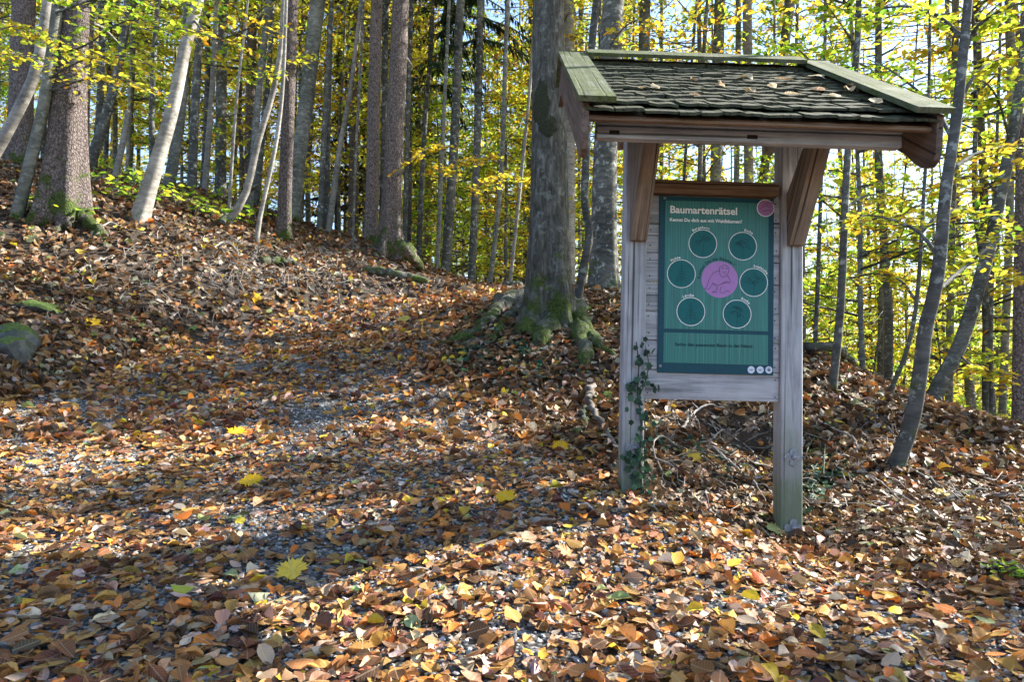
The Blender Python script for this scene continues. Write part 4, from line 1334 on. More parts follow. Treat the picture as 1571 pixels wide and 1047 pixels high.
# --- the printed panel
pu0, pu1, pv0, pv1 = 1002.5, 1183, 301.5, 574
sc_ = PY / F
pw = (pu1 - pu0) * sc_ * .997; phh = Zc(pv0) - Zc(pv1)
pcx = lx((pu0 + pu1) / 2, PY)
PN = MB().box(-pw / 2, pw / 2, 0, .007, 0, phh, .0015).build('panel', M['border'], K)
PN.location = (pcx, .0165, Zc(pv1))
def q2(u, v):                            # print position on the panel from a photo pixel (tilt of the photo removed)
    x = (u - (pu0 + pu1) / 2) * sc_
    z = (pv1 - (v - (u - 1092) * .016)) / (pv1 - pv0) * phh
    return x, z
def disc(name, mat, cx, cz, r, y, rin=0.0, n=40):
    a = np.linspace(0, 2 * math.pi, n, endpoint=False)
    mb = MB()
    o = [(cx + math.cos(t) * r, y, cz + math.sin(t) * r) for t in a]
    if rin:
        i_ = [(cx + math.cos(t) * rin, y, cz + math.sin(t) * rin) for t in a]
        mb.poly(o + i_, [(k, (k + 1) % n, n + (k + 1) % n, n + k) for k in range(n)])
    else:
        mb.poly(o, [tuple(range(n))])
    return mb.build(name, mat, PN)
def rect(name, mat, x0, x1, z0, z1, y):
    return MB().poly([(x0, y, z0), (x1, y, z0), (x1, y, z1), (x0, y, z1)], [(0, 1, 2, 3)]).build(name, mat, PN)
x0, z1 = q2(1012, 306 + 1.2); x1, z0 = q2(1174, 508)
rect('print_field', M['teal'], x0, x1, z0, z1, -.0012)
_, z1 = q2(1092, 512.5); _, z0 = q2(1092, 558.5)
rect('print_field', M['teal'], x0, x1, z0, z1, -.0012)
def text_mesh(s, size, bold=.0):
    cu = bpy.data.curves.new('t', 'FONT'); cu.body = s; cu.size = size; cu.offset = bold; cu.resolution_u = 3
    ob = bpy.data.objects.new('t', cu); COL.objects.link(ob)
    dg = bpy.context.evaluated_depsgraph_get()
    me = bpy.data.meshes.new_from_object(ob.evaluated_get(dg))
    V = np.array([v.co[:] for v in me.vertices]) if len(me.vertices) else np.zeros((0, 3))
    Fs = [tuple(p.vertices) for p in me.polygons]
    bpy.data.objects.remove(ob); bpy.data.curves.remove(cu); bpy.data.meshes.remove(me)
    return V, Fs
def line_text(s, u, v, width_px, bold, mat, name='lettering'):
    V, Fs = text_mesh(s, .03, bold)
    k = width_px * sc_ / (V[:, 0].max() - V[:, 0].min())
    x, z = q2(u, v)
    mb = MB().poly([(x + (p[0] - V[:, 0].min()) * k, -.0024, z + p[1] * k) for p in V], Fs)
    return mb.build(name, mat, PN)
line_text('Baumartenr\u00e4tsel', 1019.5, 326.5, 105, .0008, M['white'])
line_text('Kennst Du dich aus mit Waldb\u00e4umen?', 1019, 339.5, 113, .0009, M['white'])
line_text('Suche den passenden Baum in der Natur.', 1029.5, 531.5, 122, .0006, M['ink'])
def arc_text(s, cx, cz, r, a_mid, size, mat, bold=.0006):
    adv = []
    glyph = []
    for ch in s:
        if ch == ' ': glyph.append(None); adv.append(.32 * size); continue
        V, Fs = text_mesh(ch, size, bold)
        w = V[:, 0].max() - V[:, 0].min()
        glyph.append((V - [V[:, 0].min(), 0, 0], Fs, w)); adv.append(w + .10 * size)
    tot = sum(adv); ang = a_mid + tot / r / 2
    mb = MB()
    for g, ad in zip(glyph, adv):
        mid = ang - ad / r / 2
        if g:
            V, Fs, w = g
            t = mid - math.pi / 2
            pts = []
            for p in V:
                px = p[0] - w / 2; pz = p[1] + r
                pts.append((cx + px * math.cos(t) - pz * math.sin(t), -.0026, cz + px * math.sin(t) + pz * math.cos(t)))
            mb.poly(pts, Fs)
        ang -= ad / r
    return mb.build('lettering', mat, PN)
def strokes(lines, w, mat, y=-.0030, name='drawing'):
    mb = MB()
    for L in lines:
        P = resample([(a, b2, 0) for a, b2 in L], max(6, len(L) * 4))[:, :2] if len(L) > 2 else np.array(L, float)
        d = np.gradient(P, axis=0); d /= np.linalg.norm(d, axis=1)[:, None] + 1e-9
        nrm = np.c_[-d[:, 1], d[:, 0]] * w / 2
        n = len(P)
        vs_ = [(p[0], y, p[1]) for p in P + nrm] + [(p[0], y, p[1]) for p in P - nrm]
        mb.poly(vs_, [(i, i + 1, n + i + 1, n + i) for i in range(n - 1)])
    return mb.build(name, mat, PN)
rr_ = 22.3 * sc_
def tree_lines(cx, cz, kind, seed):
    r = random.Random(seed); L = []
    R0 = rr_ * .75
    if kind == 'conifer':
        for k in range(6):
            z = cz + R0 * (.75 - k * .26); w = R0 * (.10 + .10 * k)
            L.append([(cx - w, z - w * .35), (cx, z + .01 * R0), (cx + w, z - w * .35)])
        L.append([(cx, cz - R0 * .9), (cx, cz + R0 * .8)])
    else:
        L.append([(cx, cz - R0), (cx + R0 * .04, cz - R0 * .3), (cx, cz + R0 * .1)])
        for k in range(13):
            a = r.uniform(0, 6.28); d = R0 * r.uniform(.15, .72); x = cx + math.cos(a) * d; z = cz + R0 * .18 + math.sin(a) * d * .75
            q = R0 * r.uniform(.12, .24)
            L.append([(x - q, z), (x - q * .3, z + q * .6), (x + q * .4, z + q * .4), (x + q, z - q * .1), (x + q * .2, z - q * .4)])
    return L
for (u, v, s, a, kd) in [(1071, 374, 'Bergahorn', 98, 'leafy'), (1133.5, 377, 'Esche', 68, 'leafy'), (1038, 421, 'Fichte', 112, 'conifer'),
                         (1151, 433, 'Stieleiche', 62, 'leafy'), (1053.5, 479, 'L\u00e4rche', 100, 'conifer'), (1125.5, 482, 'Buche', 58, 'leafy')]:
    x, z = q2(u, v)
    disc('ring_field', M['ringfill'], x, z, rr_ - .003, -.0020)
    disc('ring', M['white'], x, z, rr_, -.0028, rr_ - .0034)
    arc_text(s, x, z, rr_ + .0055, R_(a), .0175, M['white'])
    strokes(tree_lines(x, z, kd, int(u)), .0016, M['ink'])
x, z = q2(1098, 429)
RL = 28.5 * sc_
disc('lilac_disc', M['lilac'], x, z, RL, -.0022)
arc_text('Kennst Du die B\u00e4ume ?', x, z, RL + .006, R_(112), .023, M['ink'], .0004)
# line drawing of a seated animal on the lilac disc
an = [[(-.75, -.45), (-.62, .0), (-.35, .42), (-.05, .52)], [(.0, .40), (-.02, .72), (.18, .88), (.42, .86), (.55, .68), (.50, .42), (.38, .28)],
      [(.0, .40), (.05, .22), (.25, .15), (.45, .25), (.62, -.05), (.60, -.18)], [(-.45, -.22), (-.1, -.35), (.25, -.22), (.62, -.18)],
      [(-.75, -.45), (-.9, -.62), (-.65, -.60), (-.42, -.30)], [(-.42, -.30), (-.15, -.48), (-.25, -.72), (-.45, -.80), (-.1, -.82)],
      [(.10, -.45), (.02, -.78), (.28, -.82), (.42, -.68), (.62, -.74)], [(.10, -.30), (.35, -.12), (.52, -.15)], [(.18, .50), (.26, .42), (.36, .48)]]
strokes([[(x + a * RL * .92, z + b2 * RL * .88) for a, b2 in L] for L in an], .0020, M['ink'])
for ex in (.16, .38):
    disc('eye', M['ink'], x + ex * RL, z + .62 * RL, .0034, -.0030, 0, 10)
x, z = q2(1169, 317)
disc('badge', M['white'], x, z, 13.8 * sc_, -.0022); disc('badge', M['lilacdark'], x, z, 12.6 * sc_, -.0030)
strokes([[(x - .03, z - .005), (x, z + .012), (x + .025, z + .004)], [(x - .02, z - .018), (x + .01, z - .012), (x + .03, z - .016)], [(x - .005, z + .022), (x + .015, z + .026)]], .0022, M['ink'], -.0036)
for u in (1148, 1162, 1175.5):
    x, z = q2(u, 567)
    disc('logo', M['paleblue'], x, z, 5.6 * sc_, -.0022, 0, 24)
    if u > 1170:
        strokes([[(x - .009, z + .001), (x + .009, z + .001)], [(x - .006, z - .004), (x + .006, z - .004)], [(x - .007, z + .008), (x + .007, z + .008)]], .004, M['ink'])
    else:
        strokes([[(x - .010, z + .001), (x + .010, z + .001)], [(x - .006, z - .003), (x + .006, z - .003)]], .0022, M['ringfill'])
scr = MB()
for j in range(3):
    a0, a1 = j / 3 * math.pi / 2, (j + 1) / 3 * math.pi / 2
    scr.poly([(math.cos(t) * .0085 * math.cos(a), -.006 * math.sin(a), math.sin(t) * .0085 * math.cos(a)) for a in (a0, a1) for t in np.linspace(0, 2 * math.pi, 12, endpoint=False)],
             [(i, (i + 1) % 12, 12 + (i + 1) % 12, 12 + i) for i in range(12)])
scrm = scr.mesh('screw', M['zinc'])
for u, v in ((1010.5, 303.5), (1007, 562.5), (1179.5, 308)):
    x, z = q2(u, v); o = bpy.data.objects.new('screw', scrm); o.location = (x, -.001, z); link(o, PN)

# ------------------------------------------------------------------ ivy
def ivy_leaf_mesh(i):
    V, T_ = tpl_lobed(IVY, .95, 300 + i, .12)
    return mesh_np('leaf', V, T_, M['ivy'], False)
IV = [ivy_leaf_mesh(i) for i in range(5)]
iv = empty('ivy_vine', K.matrix_basis @ Vector((-XO + PW * .6, -.01, g1(PX - XO, PY - .02) - ZB)))
tag(iv, 'dark green ivy vine climbing the left post of the board', 'ivy')
r = random.Random(3)
ib = np.array(iv.location)
stem = [at(u, v, 3.475) for u, v in [(985, 755), (982, 700), (984, 650), (978, 600), (980, 560), (976, 525)]]
V, T_ = tube_np(resample([np.array(p) - ib for p in stem], 24), np.linspace(.007, .003, 24), 6)
link(bpy.data.objects.new('stem', mesh_np('stem', V, T_, M['dark'], True)), iv)
stem2 = [at(u, v, 3.472) for u, v in [(980, 610), (990, 585), (995, 560), (990, 530)]]
V, T_ = tube_np(resample([np.array(p) - ib for p in stem2], 14), np.linspace(.004, .002, 14), 5)
link(bpy.data.objects.new('stem', mesh_np('stem', V, T_, M['dark'], True)), iv)
for k in range(150):
    v = r.choice([r.uniform(590, 640), r.uniform(640, 755), r.uniform(690, 757), r.uniform(520, 600)])
    if v < 590 and r.random() < .55: continue
    c = 983 + 6 * math.sin(v * .05)
    u = c + r.gauss(0, 9 if v > 585 else 6)
    if 590 < v < 625: u = r.uniform(962, 1010)
    p = at(u, v, 3.47 + r.uniform(-.03, .01))
    o = bpy.data.objects.new('leaf', IV[k % 5]); o.location = p - iv.location
    o.rotation_euler = (R_(90) + r.gauss(0, .45), r.uniform(-2.6, 2.6), r.gauss(0, .5))
    s = r.uniform(.024, .052); o.scale = (s, s, s)
    g = r.uniform(.5, 2.2); o.color = (.026 * g, .062 * g, .036 * g, 1)
    link(o, iv)
def ivy_patch(name, label, pix, n, size, seed, lift=.05):
    r = np.random.default_rng(seed)
    P = []
    for (u, v, du, dv, k) in pix:
        for _ in range(k):
            p = hit(u + r.normal(0, du), v + r.normal(0, dv))
            P.append((p.x, p.y, p.z + r.uniform(.01, lift)))
    P = np.array(P); m = len(P)
    R = frames(np.c_[r.normal(0, .4, m), r.normal(-.5, .4, m), np.ones(m)], r.uniform(0, 6.28, m))
    tp = [tpl_lobed(IVY, .95, 330 + i, .12) for i in range(4)]
    c = P.mean(0)
    c[2] = g1(c[0], c[1])
    V, T_, C, _ = cloud(tp, P - c, R, size * r.uniform(.6, 1.2, m), pal(m, [(5, (.02, .055, .03)), (3, (.035, .085, .045)), (1, (.06, .12, .07))]))
    e = empty(name, c); tag(e, label, 'ivy')
    o = link(bpy.data.objects.new('leaves', mesh_np('ivy_leaves', V, T_, M['ivyattr'], False, col=C)), e); o['kind'] = 'stuff'
    tw = []
    for k in range(8):
        i, j = r.integers(0, m, 2)
        a, b2 = P[i] - c, P[j] - c
        if np.linalg.norm(a - b2) > .9: continue
        tw.append(tube_np(resample([a, (a + b2) / 2 + [0, 0, .04], b2], 8), np.full(8, .004), 4))
    if tw:
        V, T_ = join_np(tw); link(bpy.data.objects.new('stems', mesh_np('stems', V, T_, M['dark'], True)), e)
ivy_patch('ivy_patch', 'ivy spreading over the roots of the big rough tree', [(720, 545, 25, 14, 130), (790, 545, 35, 18, 170), (745, 500, 20, 12, 80), (800, 500, 20, 14, 60), (850, 580, 25, 14, 60)], 0, .075, 1)
ivy_patch('ivy_patch', 'ivy growing on dark soil right of the right post', [(1262, 705, 18, 24, 110), (1275, 745, 16, 14, 45), (1245, 760, 10, 20, 30)], 0, .06, 2)
ivy_patch('ivy_patch', 'few ivy leaves on the dark bank under the board', [(1080, 690, 35, 18, 40), (1120, 720, 30, 14, 20)], 0, .055, 3)

# ------------------------------------------------------------------ rocks, sticks, logs
def rock_mat():
    m, nt, b = new_mat('mossy_rock')
    v = coords(nt)
    c = ramp(nt, noise(nt, v, 6, 6, .65), [(.3, (.03, .033, .032)), (.55, (.10, .105, .10)), (.75, (.27, .28, .26))])
    geo = N(nt, 'ShaderNodeNewGeometry'); sx = N(nt, 'ShaderNodeSeparateXYZ'); nt.links.new(geo.outputs['Normal'], sx.inputs[0])
    mk = ramp(nt, math_(nt, 'ADD', math_(nt, 'MULTIPLY', sx.outputs[2], .5), math_(nt, 'MULTIPLY', noise(nt, v, 5, 5), .6)), [(.44, (0, 0, 0)), (.58, (1, 1, 1))])
    mc = ramp(nt, noise(nt, v, 45, 3), [(.3, (.03, .055, .008)), (.7, (.13, .19, .03))])
    nt.links.new(mix(nt, c, mc, mk), b.inputs['Base Color'])
    b.inputs['Roughness'].default_value = .9
    bump(nt, b, noise(nt, v, 22, 6, .7), .8, .02)
    return m
M['rock'] = rock_mat()
def rock(name, label, u, v, rx, ry, rz, seed):
    import bmesh
    p = hit(u, v)
    bm = bmesh.new(); bmesh.ops.create_icosphere(bm, subdivisions=4, radius=1)
    r = random.Random(seed)
    cuts = [(Vector((r.gauss(0, 1), r.gauss(0, 1), r.gauss(0, .7))).normalized(), r.uniform(.55, .85)) for _ in range(9)]
    for w in bm.verts:
        for n_, d in cuts:
            k = w.co.dot(n_) - d
            if k > 0: w.co -= n_ * k * .9
        n_ = float(vnoise(w.co.x * 3 + w.co.z * 2, w.co.y * 3 - w.co.z, seed))
        w.co *= 1 + .10 * n_ + .05 * float(vnoise(w.co.x * 8 + w.co.z * 5, w.co.y * 8 - w.co.z * 4, seed + 5))
        w.co.x *= rx; w.co.y *= ry; w.co.z *= rz
    me = bpy.data.meshes.new(name); bm.to_mesh(me); bm.free()
    me.materials.append(M['rock']); me.polygons.foreach_set('use_smooth', [True] * len(me.polygons))
    o = link(bpy.data.objects.new(name, me)); o.location = p + Vector((0, .1, rz * .25)); o.rotation_euler = (0, 0, r.uniform(0, 6))
    return tag(o, label, 'rock')
rock('mossy_rock', 'larger mossy grey rock at the left picture edge', -6, 530, .30, .25, .17, 1)
rock('mossy_rock', 'lower dark pointed rock at the left picture edge', 8, 550, .22, .2, .15, 2)
rock('mossy_rock', 'flat moss covered stone above the rocks at left', 45, 478, .30, .22, .10, 4)
def stick(name, label, pix, r0, r1, mat, lift=.03, cat='stick', depth=None, fork=None):
    pts = [hit(u, v) + Vector((0, 0, lift + l)) for (u, v, l) in pix]
    b = Vector(pts[0])
    b.z = g1(b.x, b.y)
    n = 6 * len(pts)
    q = resample([p - b for p in pts], n)
    rn = np.random.default_rng(int(pix[0][0] * 3 + pix[0][1]))
    q[1:-1] += rn.normal(0, 1, (n - 2, 3)) * min(r0 * .45, .012)
    parts = [tube_np(q, np.linspace(r0, r1, n) * (1 + .13 * rn.normal(0, 1, n).clip(-1.5, 1.5)), 8, lambda i, a: 1 + .12 * np.sin(2 * a + i * .4) + .07 * np.sin(5 * a + i * 1.1))]
    if fork:
        for f, dx, dy, dz in fork:
            i = int(f * (n - 1)); e = q[i] + np.array([dx, dy, dz])
            parts.append(tube_np(resample([q[i], (q[i] + e) / 2 + [0, 0, .03], e], 6), np.linspace(r0 * .5, .003, 6), 5))
    V, T_ = join_np(parts)
    o = link(bpy.data.objects.new(name, mesh_np(name, V, T_, M[mat], True)), None); o.location = b
    return tag(o, label, cat)
stick('exposed_root', 'bare pale root curving out of the leaves left of the board', [(912, 600, .02), (903, 625, .07), (908, 650, .05), (925, 668, .03), (944, 688, -.02)], .026, .016, 'twig', .03, 'root')
stick('exposed_root', 'short root stub beside the bare pale root', [(900, 640, .03), (898, 660, .03), (902, 672, -.02)], .028, .018, 'rough', .02, 'root')
stick('stick', 'curved pale twig arching over the dark hollow under the board', [(1040, 672, 0), (1062, 652, .05), (1090, 641, .08), (1122, 640, .02)], .011, .005, 'twig', .02)
stick('stick', 'thin twig slanting right under the board', [(1085, 660, .03), (1118, 680, .04), (1145, 695, .03), (1170, 718, .02)], .006, .004, 'twig', .02)
stick('stick', 'long twig lying below the board between the posts', [(1095, 700, .03), (1120, 722, .03), (1150, 745, .02), (1180, 760, .02)], .008, .004, 'twig', .02)
stick('stick', 'hooked twig under the left half of the board', [(1015, 735, .02), (1002, 708, .06), (1015, 695, .08), (1035, 690, .02)], .006, .004, 'twig', .02)
stick('stick', 'bent root like stick right of the right post', [(1255, 655, .02), (1290, 678, .05), (1312, 695, .06), (1318, 735, .02)], .010, .006, 'twig', .02)
stick('stick', 'straight dark stick below the curved grey tree', [(1388, 722, .02), (1415, 745, .03), (1445, 760, .02)], .014, .008, 'dark', .02)
stick('stick', 'long thin twig crossing the bank right of the board', [(1320, 730, .03), (1360, 760, .03), (1395, 795, .02)], .006, .004, 'twig', .02)
stick('stick', 'dark stick lying on the lower right bank', [(1450, 778, .02), (1480, 768, .03), (1515, 762, .02)], .011, .007, 'dark', .02)
stick('stick', 'white stick lying on the left bank below the mossy root', [(124, 422, .02), (150, 410, .05), (173, 402, .03)], .020, .012, 'pale', .03)
stick('stick', 'pale bent stick right of the mossy spruce foot', [(147, 362, .02), (166, 352, .06), (192, 356, .03)], .016, .009, 'pale', .03)
stick('stick', 'pale stick sloping down to the path edge', [(440, 428, .03), (462, 440, .05), (492, 462, .0)], .018, .010, 'pale', .04)
stick('stick', 'pale forked branch on the middle of the left bank', [(318, 395, .05), (345, 385, .1), (372, 400, .04)], .016, .008, 'pale', .04, fork=[(.4, .1, -.2, .2), (.6, .2, -.1, .1)])
stick('fallen_log', 'dark rotten log lying at the foot of the spruce pair bank', [(560, 424, .05), (600, 432, .08), (630, 438, .08), (656, 441, .04)], .085, .06, 'dark', .05, 'log')
stick('fallen_log', 'dark mossy log under the light scaly spruce', [(400, 408, .04), (425, 410, .06), (452, 412, .04)], .07, .05, 'rough', .04, 'log')
stick('fallen_log', 'dark branch pile log on the ridge right of the board', [(1238, 548, .05), (1275, 556, .10), (1320, 572, .08), (1350, 585, .02)], .05, .03, 'dark', .05, 'log')
stick('cut_log', 'small cut log at the end of the path beside the big tree', [(776, 446, .03), (785, 446, .05), (797, 446, .03)], .07, .07, 'dark', .06, 'log')
stick('fallen_branch', 'dead branch slanting on the left bank below the pale limb', [(340, 352, .05), (368, 330, .25), (395, 318, .35)], .05, .03, 'dark', .05, 'branch')

# twigs strewn over the banks, past counting
tw = []
r = np.random.default_rng(21)
for k in range(900):
    c = r.random()
    if c < .62: u, v = r.uniform(330, 680), r.uniform(380, 452)
    elif c < .82: u, v = r.uniform(60, 420), r.uniform(360, 500)
    else: u, v = r.uniform(1000, 1560), r.uniform(640, 800)
    p = hit(u, v)
    a = r.uniform(0, 6.28); L = r.uniform(.08, .5) * (.6 if u > 900 else 1)
    q = []
    for t in (-.5, 0, .5):
        x = p.x + math.cos(a) * L * t; y = p.y + math.sin(a) * L * t
        q.append((x, y, r.uniform(.01, .09)))
    q = np.array(q); q[:, 2] += gz(q[:, 0], q[:, 1]); q[1] += r.normal(0, .03, 3)
    tw.append(tube_np(resample(q, 6) + r.normal(0, .008, (6, 3)), np.linspace(.005, .002, 6) * r.uniform(.5, 1.4), 4))
V, T_ = join_np(tw)
tag(link(bpy.data.objects.new('twig_litter', mesh_np('twig_litter', V, T_, M['twig'], True))), 'thin dead twigs strewn over the leafy banks', 'twigs', kind='stuff')

# ------------------------------------------------------------------ gravel
def gravel(n):
    r = np.random.default_rng(5)
    y = np.sqrt(r.uniform(1.2 ** 2, 6.0 ** 2, n)); x = r.uniform(-.9, .95, n) * y
    keep = (path_sd(x, y) > -.05 + .1 * r.random(n)); x, y = x[keep], y[keep]
    n = len(x)
    ph_ = (1 + 5 ** .5) / 2
    ico = np.array([(-1, ph_, 0), (1, ph_, 0), (-1, -ph_, 0), (1, -ph_, 0), (0, -1, ph_), (0, 1, ph_), (0, -1, -ph_), (0, 1, -ph_), (ph_, 0, -1), (ph_, 0, 1), (-ph_, 0, -1), (-ph_, 0, 1)], float) / 1.9
    tri = np.array([(0,11,5),(0,5,1),(0,1,7),(0,7,10),(0,10,11),(1,5,9),(5,11,4),(11,10,2),(10,7,6),(7,1,8),(3,9,4),(3,4,2),(3,2,6),(3,6,8),(3,8,9),(4,9,5),(2,4,11),(6,2,10),(8,6,7),(9,8,1)])
    tp = []
    for k in range(8):
        s = np.array([r.uniform(.8, 1.3), r.uniform(.7, 1.1), r.uniform(.45, .8)])
        tp.append(((ico * (1 + r.normal(0, .16, (12, 1)))) * s, tri))
    z = gz(x, y)
    R = frames(np.c_[r.normal(0, .4, n), r.normal(0, .4, n), np.ones(n)], r.uniform(0, 6.28, n))
    sz = np.clip(r.lognormal(math.log(.0068), .42, n), .003, .02)
    c = np.clip(np.array([.25, .243, .232]) * np.exp(r.normal(0, .5, (n, 1))) * (1 + r.normal(0, .04, (n, 3))), .02, .6)
    V, T_, C, _ = cloud(tp, np.c_[x, y, z + sz * .3], R, sz, c)
    m, nt, b = new_mat('gravel_stone')
    a = N(nt, 'ShaderNodeAttribute', attribute_name='Col')
    nt.links.new(a.outputs['Color'], b.inputs['Base Color']); b.inputs['Roughness'].default_value = .75
    tag(link(bpy.data.objects.new('gravel', mesh_np('gravel', V, T_, m, False, col=C))), 'grey gravel showing between the leaves on the path', 'gravel', kind='stuff')
gravel(42000)

# ------------------------------------------------------------------ fallen leaves
def litter_points(n, y0, y1, seed, power=2):
    r = np.random.default_rng(seed)
    y = (r.uniform(y0 ** power, y1 ** power, n)) ** (1 / power); x = r.uniform(-.98, .98, n) * y + r.normal(0, .2, n)
    s = path_sd(x, y)
    pn = vnoise(x * 1.7, y * 1.7, 12) + .7 * vnoise(x * 5, y * 5, 13)
    keep = np.ones(n, bool)
    keep &= ~((s > .1) & (pn + .9 * r.normal(0, .5, n) > .95))           # bare gravel patches on the path
    keep &= ~((s > .05) & (r.random(n) < (.26 + .12 * (vnoise(x * .9, y * 2.2, 17) > .15)) * np.where(y > 8.5, .35, np.where(y > 4.8, 1.5, 1))))
    keep |= (y > 9) & (r.random(n) < .6)
    keep &= ~((s < -.1) & (r.random(n) < .12))
    dh = np.exp(-(((x - 1.55) / .42) ** 2 + ((y - 4.9) / .42) ** 2))      # dark hollow under the board
    keep &= ~(r.random(n) < dh * .9)
    x, y, s = x[keep], y[keep], s[keep]
    return x, y, s, r
def normals(x, y):
    e = .04
    z = gz(x, y)
    nx_ = -(gz(x + e, y) - z) / e; ny_ = -(gz(x, y + e) - z) / e
    return z, np.c_[nx_, ny_, np.ones(len(x))]
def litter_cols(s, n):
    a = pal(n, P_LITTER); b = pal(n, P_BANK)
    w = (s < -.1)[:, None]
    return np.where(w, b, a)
LV, LT, LC, LU, off_ = [], [], [], [], 0
for (n, y0, y1, seed, tp, lo, hi, tilt, lift, pw_) in [
    (27000, 1.15, 4.6, 1, NEAR_T + NEAR_T + NEAR_M[:1], .028, .07, .38, .030, 1.7),
    (30000, 1.15, 5.5, 11, [tpl_diamond(.7, .2), tpl_diamond(.4, -.2), tpl_diamond(1.0, .1)], .012, .034, .45, .024, 1.8),
    (31000, 4.4, 8.2, 2, MID_T, .055, .095, .36, .045, 2),
    (46000, 7.8, 15.5, 3, MID_T, .075, .12, .40, .06, 2)]:
    x, y, s, r = litter_points(n, y0, y1, seed, pw_)
    n = len(x)
    z, nr = normals(x, y)
    on = (s > 0)
    tl = np.where(on, tilt * .45, tilt * 1.3) * r.choice([.35, .8, 1.0, 1.7], n)
    nr = nr + r.normal(0, 1, (n, 3)) * tl[:, None]
    nr[:, 2] = np.abs(nr[:, 2]) + .05
    R = frames(nr, r.uniform(0, 6.28, n))
    sz = lo + (hi * 1.15 - lo) * r.random(n) ** 1.4
    P = np.c_[x, y, z + .006 + r.random(n) ** 1.6 * lift * np.where(on, .6, 1.2)]
    P = P - R[:, :, 1] * (sz * .5)[:, None]
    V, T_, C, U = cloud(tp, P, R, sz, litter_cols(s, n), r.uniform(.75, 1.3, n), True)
    LV.append(V); LT.append(T_ + off_); LC.append(C); LU.append(U); off_ += len(V)
lit = link(bpy.data.objects.new('leaf_litter', mesh_np('leaf_litter', np.vstack(LV), np.vstack(LT), M['litter'], False, col=np.vstack(LC), uv=np.vstack(LU))))
tag(lit, 'brown and orange fallen beech leaves covering path and banks', 'fallen leaves', kind='stuff')
# the largest leaves in front, one object each
def leaf_mesh(tpl):
    V, T_ = tpl
    return mesh_np('leaf', V, T_, M['leaf'], True, uv=V[:, :2])
LM = [leaf_mesh(t) for t in NEAR_T]; LMM = [leaf_mesh(t) for t in NEAR_M]
r = np.random.default_rng(77)
k = 0
spots = []
while k < 290:
    v = 1075 - 290 * r.random() ** 1.25; u = r.uniform(-20, 1590)
    p = hit(u, v)
    if any((p.x - a) ** 2 + (p.y - b) ** 2 < .0032 for a, b in spots): continue
    spots.append((p.x, p.y))
    z, nr = normals(np.array([p.x]), np.array([p.y]))
    nr = nr + r.normal(0, .26, (1, 3)); nr[:, 2] = abs(nr[:, 2])
    Rm = frames(nr, np.array([r.uniform(0, 6.28)]))[0]
    s = r.uniform(.042, .08)
    mp = k % 17 == 0
    o = bpy.data.objects.new('leaf', LMM[k % 4] if mp else LM[int(r.integers(0, len(LM)))])
    s = s * (1.25 if mp else 1)
    mt = Matrix(Rm.tolist()).to_4x4() @ Matrix.Diagonal((s * r.uniform(.8, 1.3), s, s, 1))
    mt.translation = Vector((p.x, p.y, float(z[0]) + r.uniform(.028, .045))) - Vector(Rm[:, 1]) * s * .5
    o.matrix_basis = mt
    c = pal(1, P_LITTER)[0]; o.color = (*c, 1)
    link(o, GROUND); k += 1
# a few leaves that stand out
YEL, ORA, LIM = (.85, .49, .012), (.60, .16, .02), (.42, .44, .05)
def single(label, u, v, size, col, maple=True, tilt=.2, yaw=0.0, group=None):
    p = hit(u, v)
    z, nr = normals(np.array([p.x]), np.array([p.y]))
    nr = nr + np.array([[0, -tilt, 0]])
    Rm = frames(nr, np.array([yaw]))[0]
    o = bpy.data.objects.new('maple_leaf' if maple else 'fallen_leaf', LMM[int(u) % 4] if maple else LM[int(u) % 12])
    mt = Matrix(Rm.tolist()).to_4x4() @ Matrix.Diagonal((size, size, size, 1))
    mt.translation = Vector((p.x, p.y, float(z[0]) + .045)) - Vector(Rm[:, 1]) * size * .5
    o.matrix_basis = mt; o.color = (*col, 1)
    link(o)
    tag(o, label, 'leaf', group)
single('large yellow maple leaf lying on the path left of centre', 385, 752, .17, YEL, yaw=.4)
single('crumpled pale yellow maple leaf in the left foreground', 447, 893, .13, (.75, .52, .06), tilt=.5, yaw=2.0)
single('bright yellow leaf farther up the path on the left', 362, 674, .15, YEL, yaw=1.2)
single('yellow maple leaf on the path left of the board', 775, 778, .13, YEL, yaw=2.4)
single('small upright yellow leaf near the left post', 860, 697, .12, YEL, tilt=.9, yaw=1.5)
single('orange leaf cluster piece left of centre', 280, 803, .09, ORA, False, .4, .8)
single('bright orange leaf at the sunny edge before the board', 866, 796, .07, ORA, False, .6, 2.1)
single('lime green leaf in the left foreground', 280, 925, .08, LIM, False, .1, .1)
single('green leaf lying in the front right of centre', 950, 942, .08, (.30, .36, .12), False, .1, 2.9)
single('lime yellow leaf below the large yellow maple leaf', 368, 818, .06, (.68, .52, .03), True, .4, 1.0)
single('pale yellow maple leaf by the foot of the right post', 1190, 828, .13, (.50, .47, .16), True, .1, 0.3)
single('yellow maple leaf on the bank under the board', 1063, 715, .12, (.62, .45, .05), True, .6, 1.4)
single('yellow leaf on the slope below the sunny ridge', 1445, 770, .12, (.52, .38, .09), True, .3, 2.6)
single('pale yellow star shaped leaf on the left bank', 50, 372, .24, (.55, .48, .18), True, .6, 1.5)
single('yellow leaf at the foot of the left bank', 142, 503, .20, YEL, True, .5, 1.0)
single('yellow leaf at the edge where bank meets path', 392, 466, .22, YEL, True, .5, .5)
single('pale yellow maple leaf in the middle of the path', 620, 495, .22, (.60, .48, .10), True, .3, 1.9)
single('yellow leaf beside the trunk foot on the path', 768, 470, .18, YEL, True, .3, 1.1)
single('golden leaf in the sun patch at lower right', 1040, 880, .075, (.62, .36, .03), False, .5, 1.1)
single('red orange leaf in the sun patch at lower right', 1165, 905, .07, (.55, .10, .02), False, .6, 2.0)
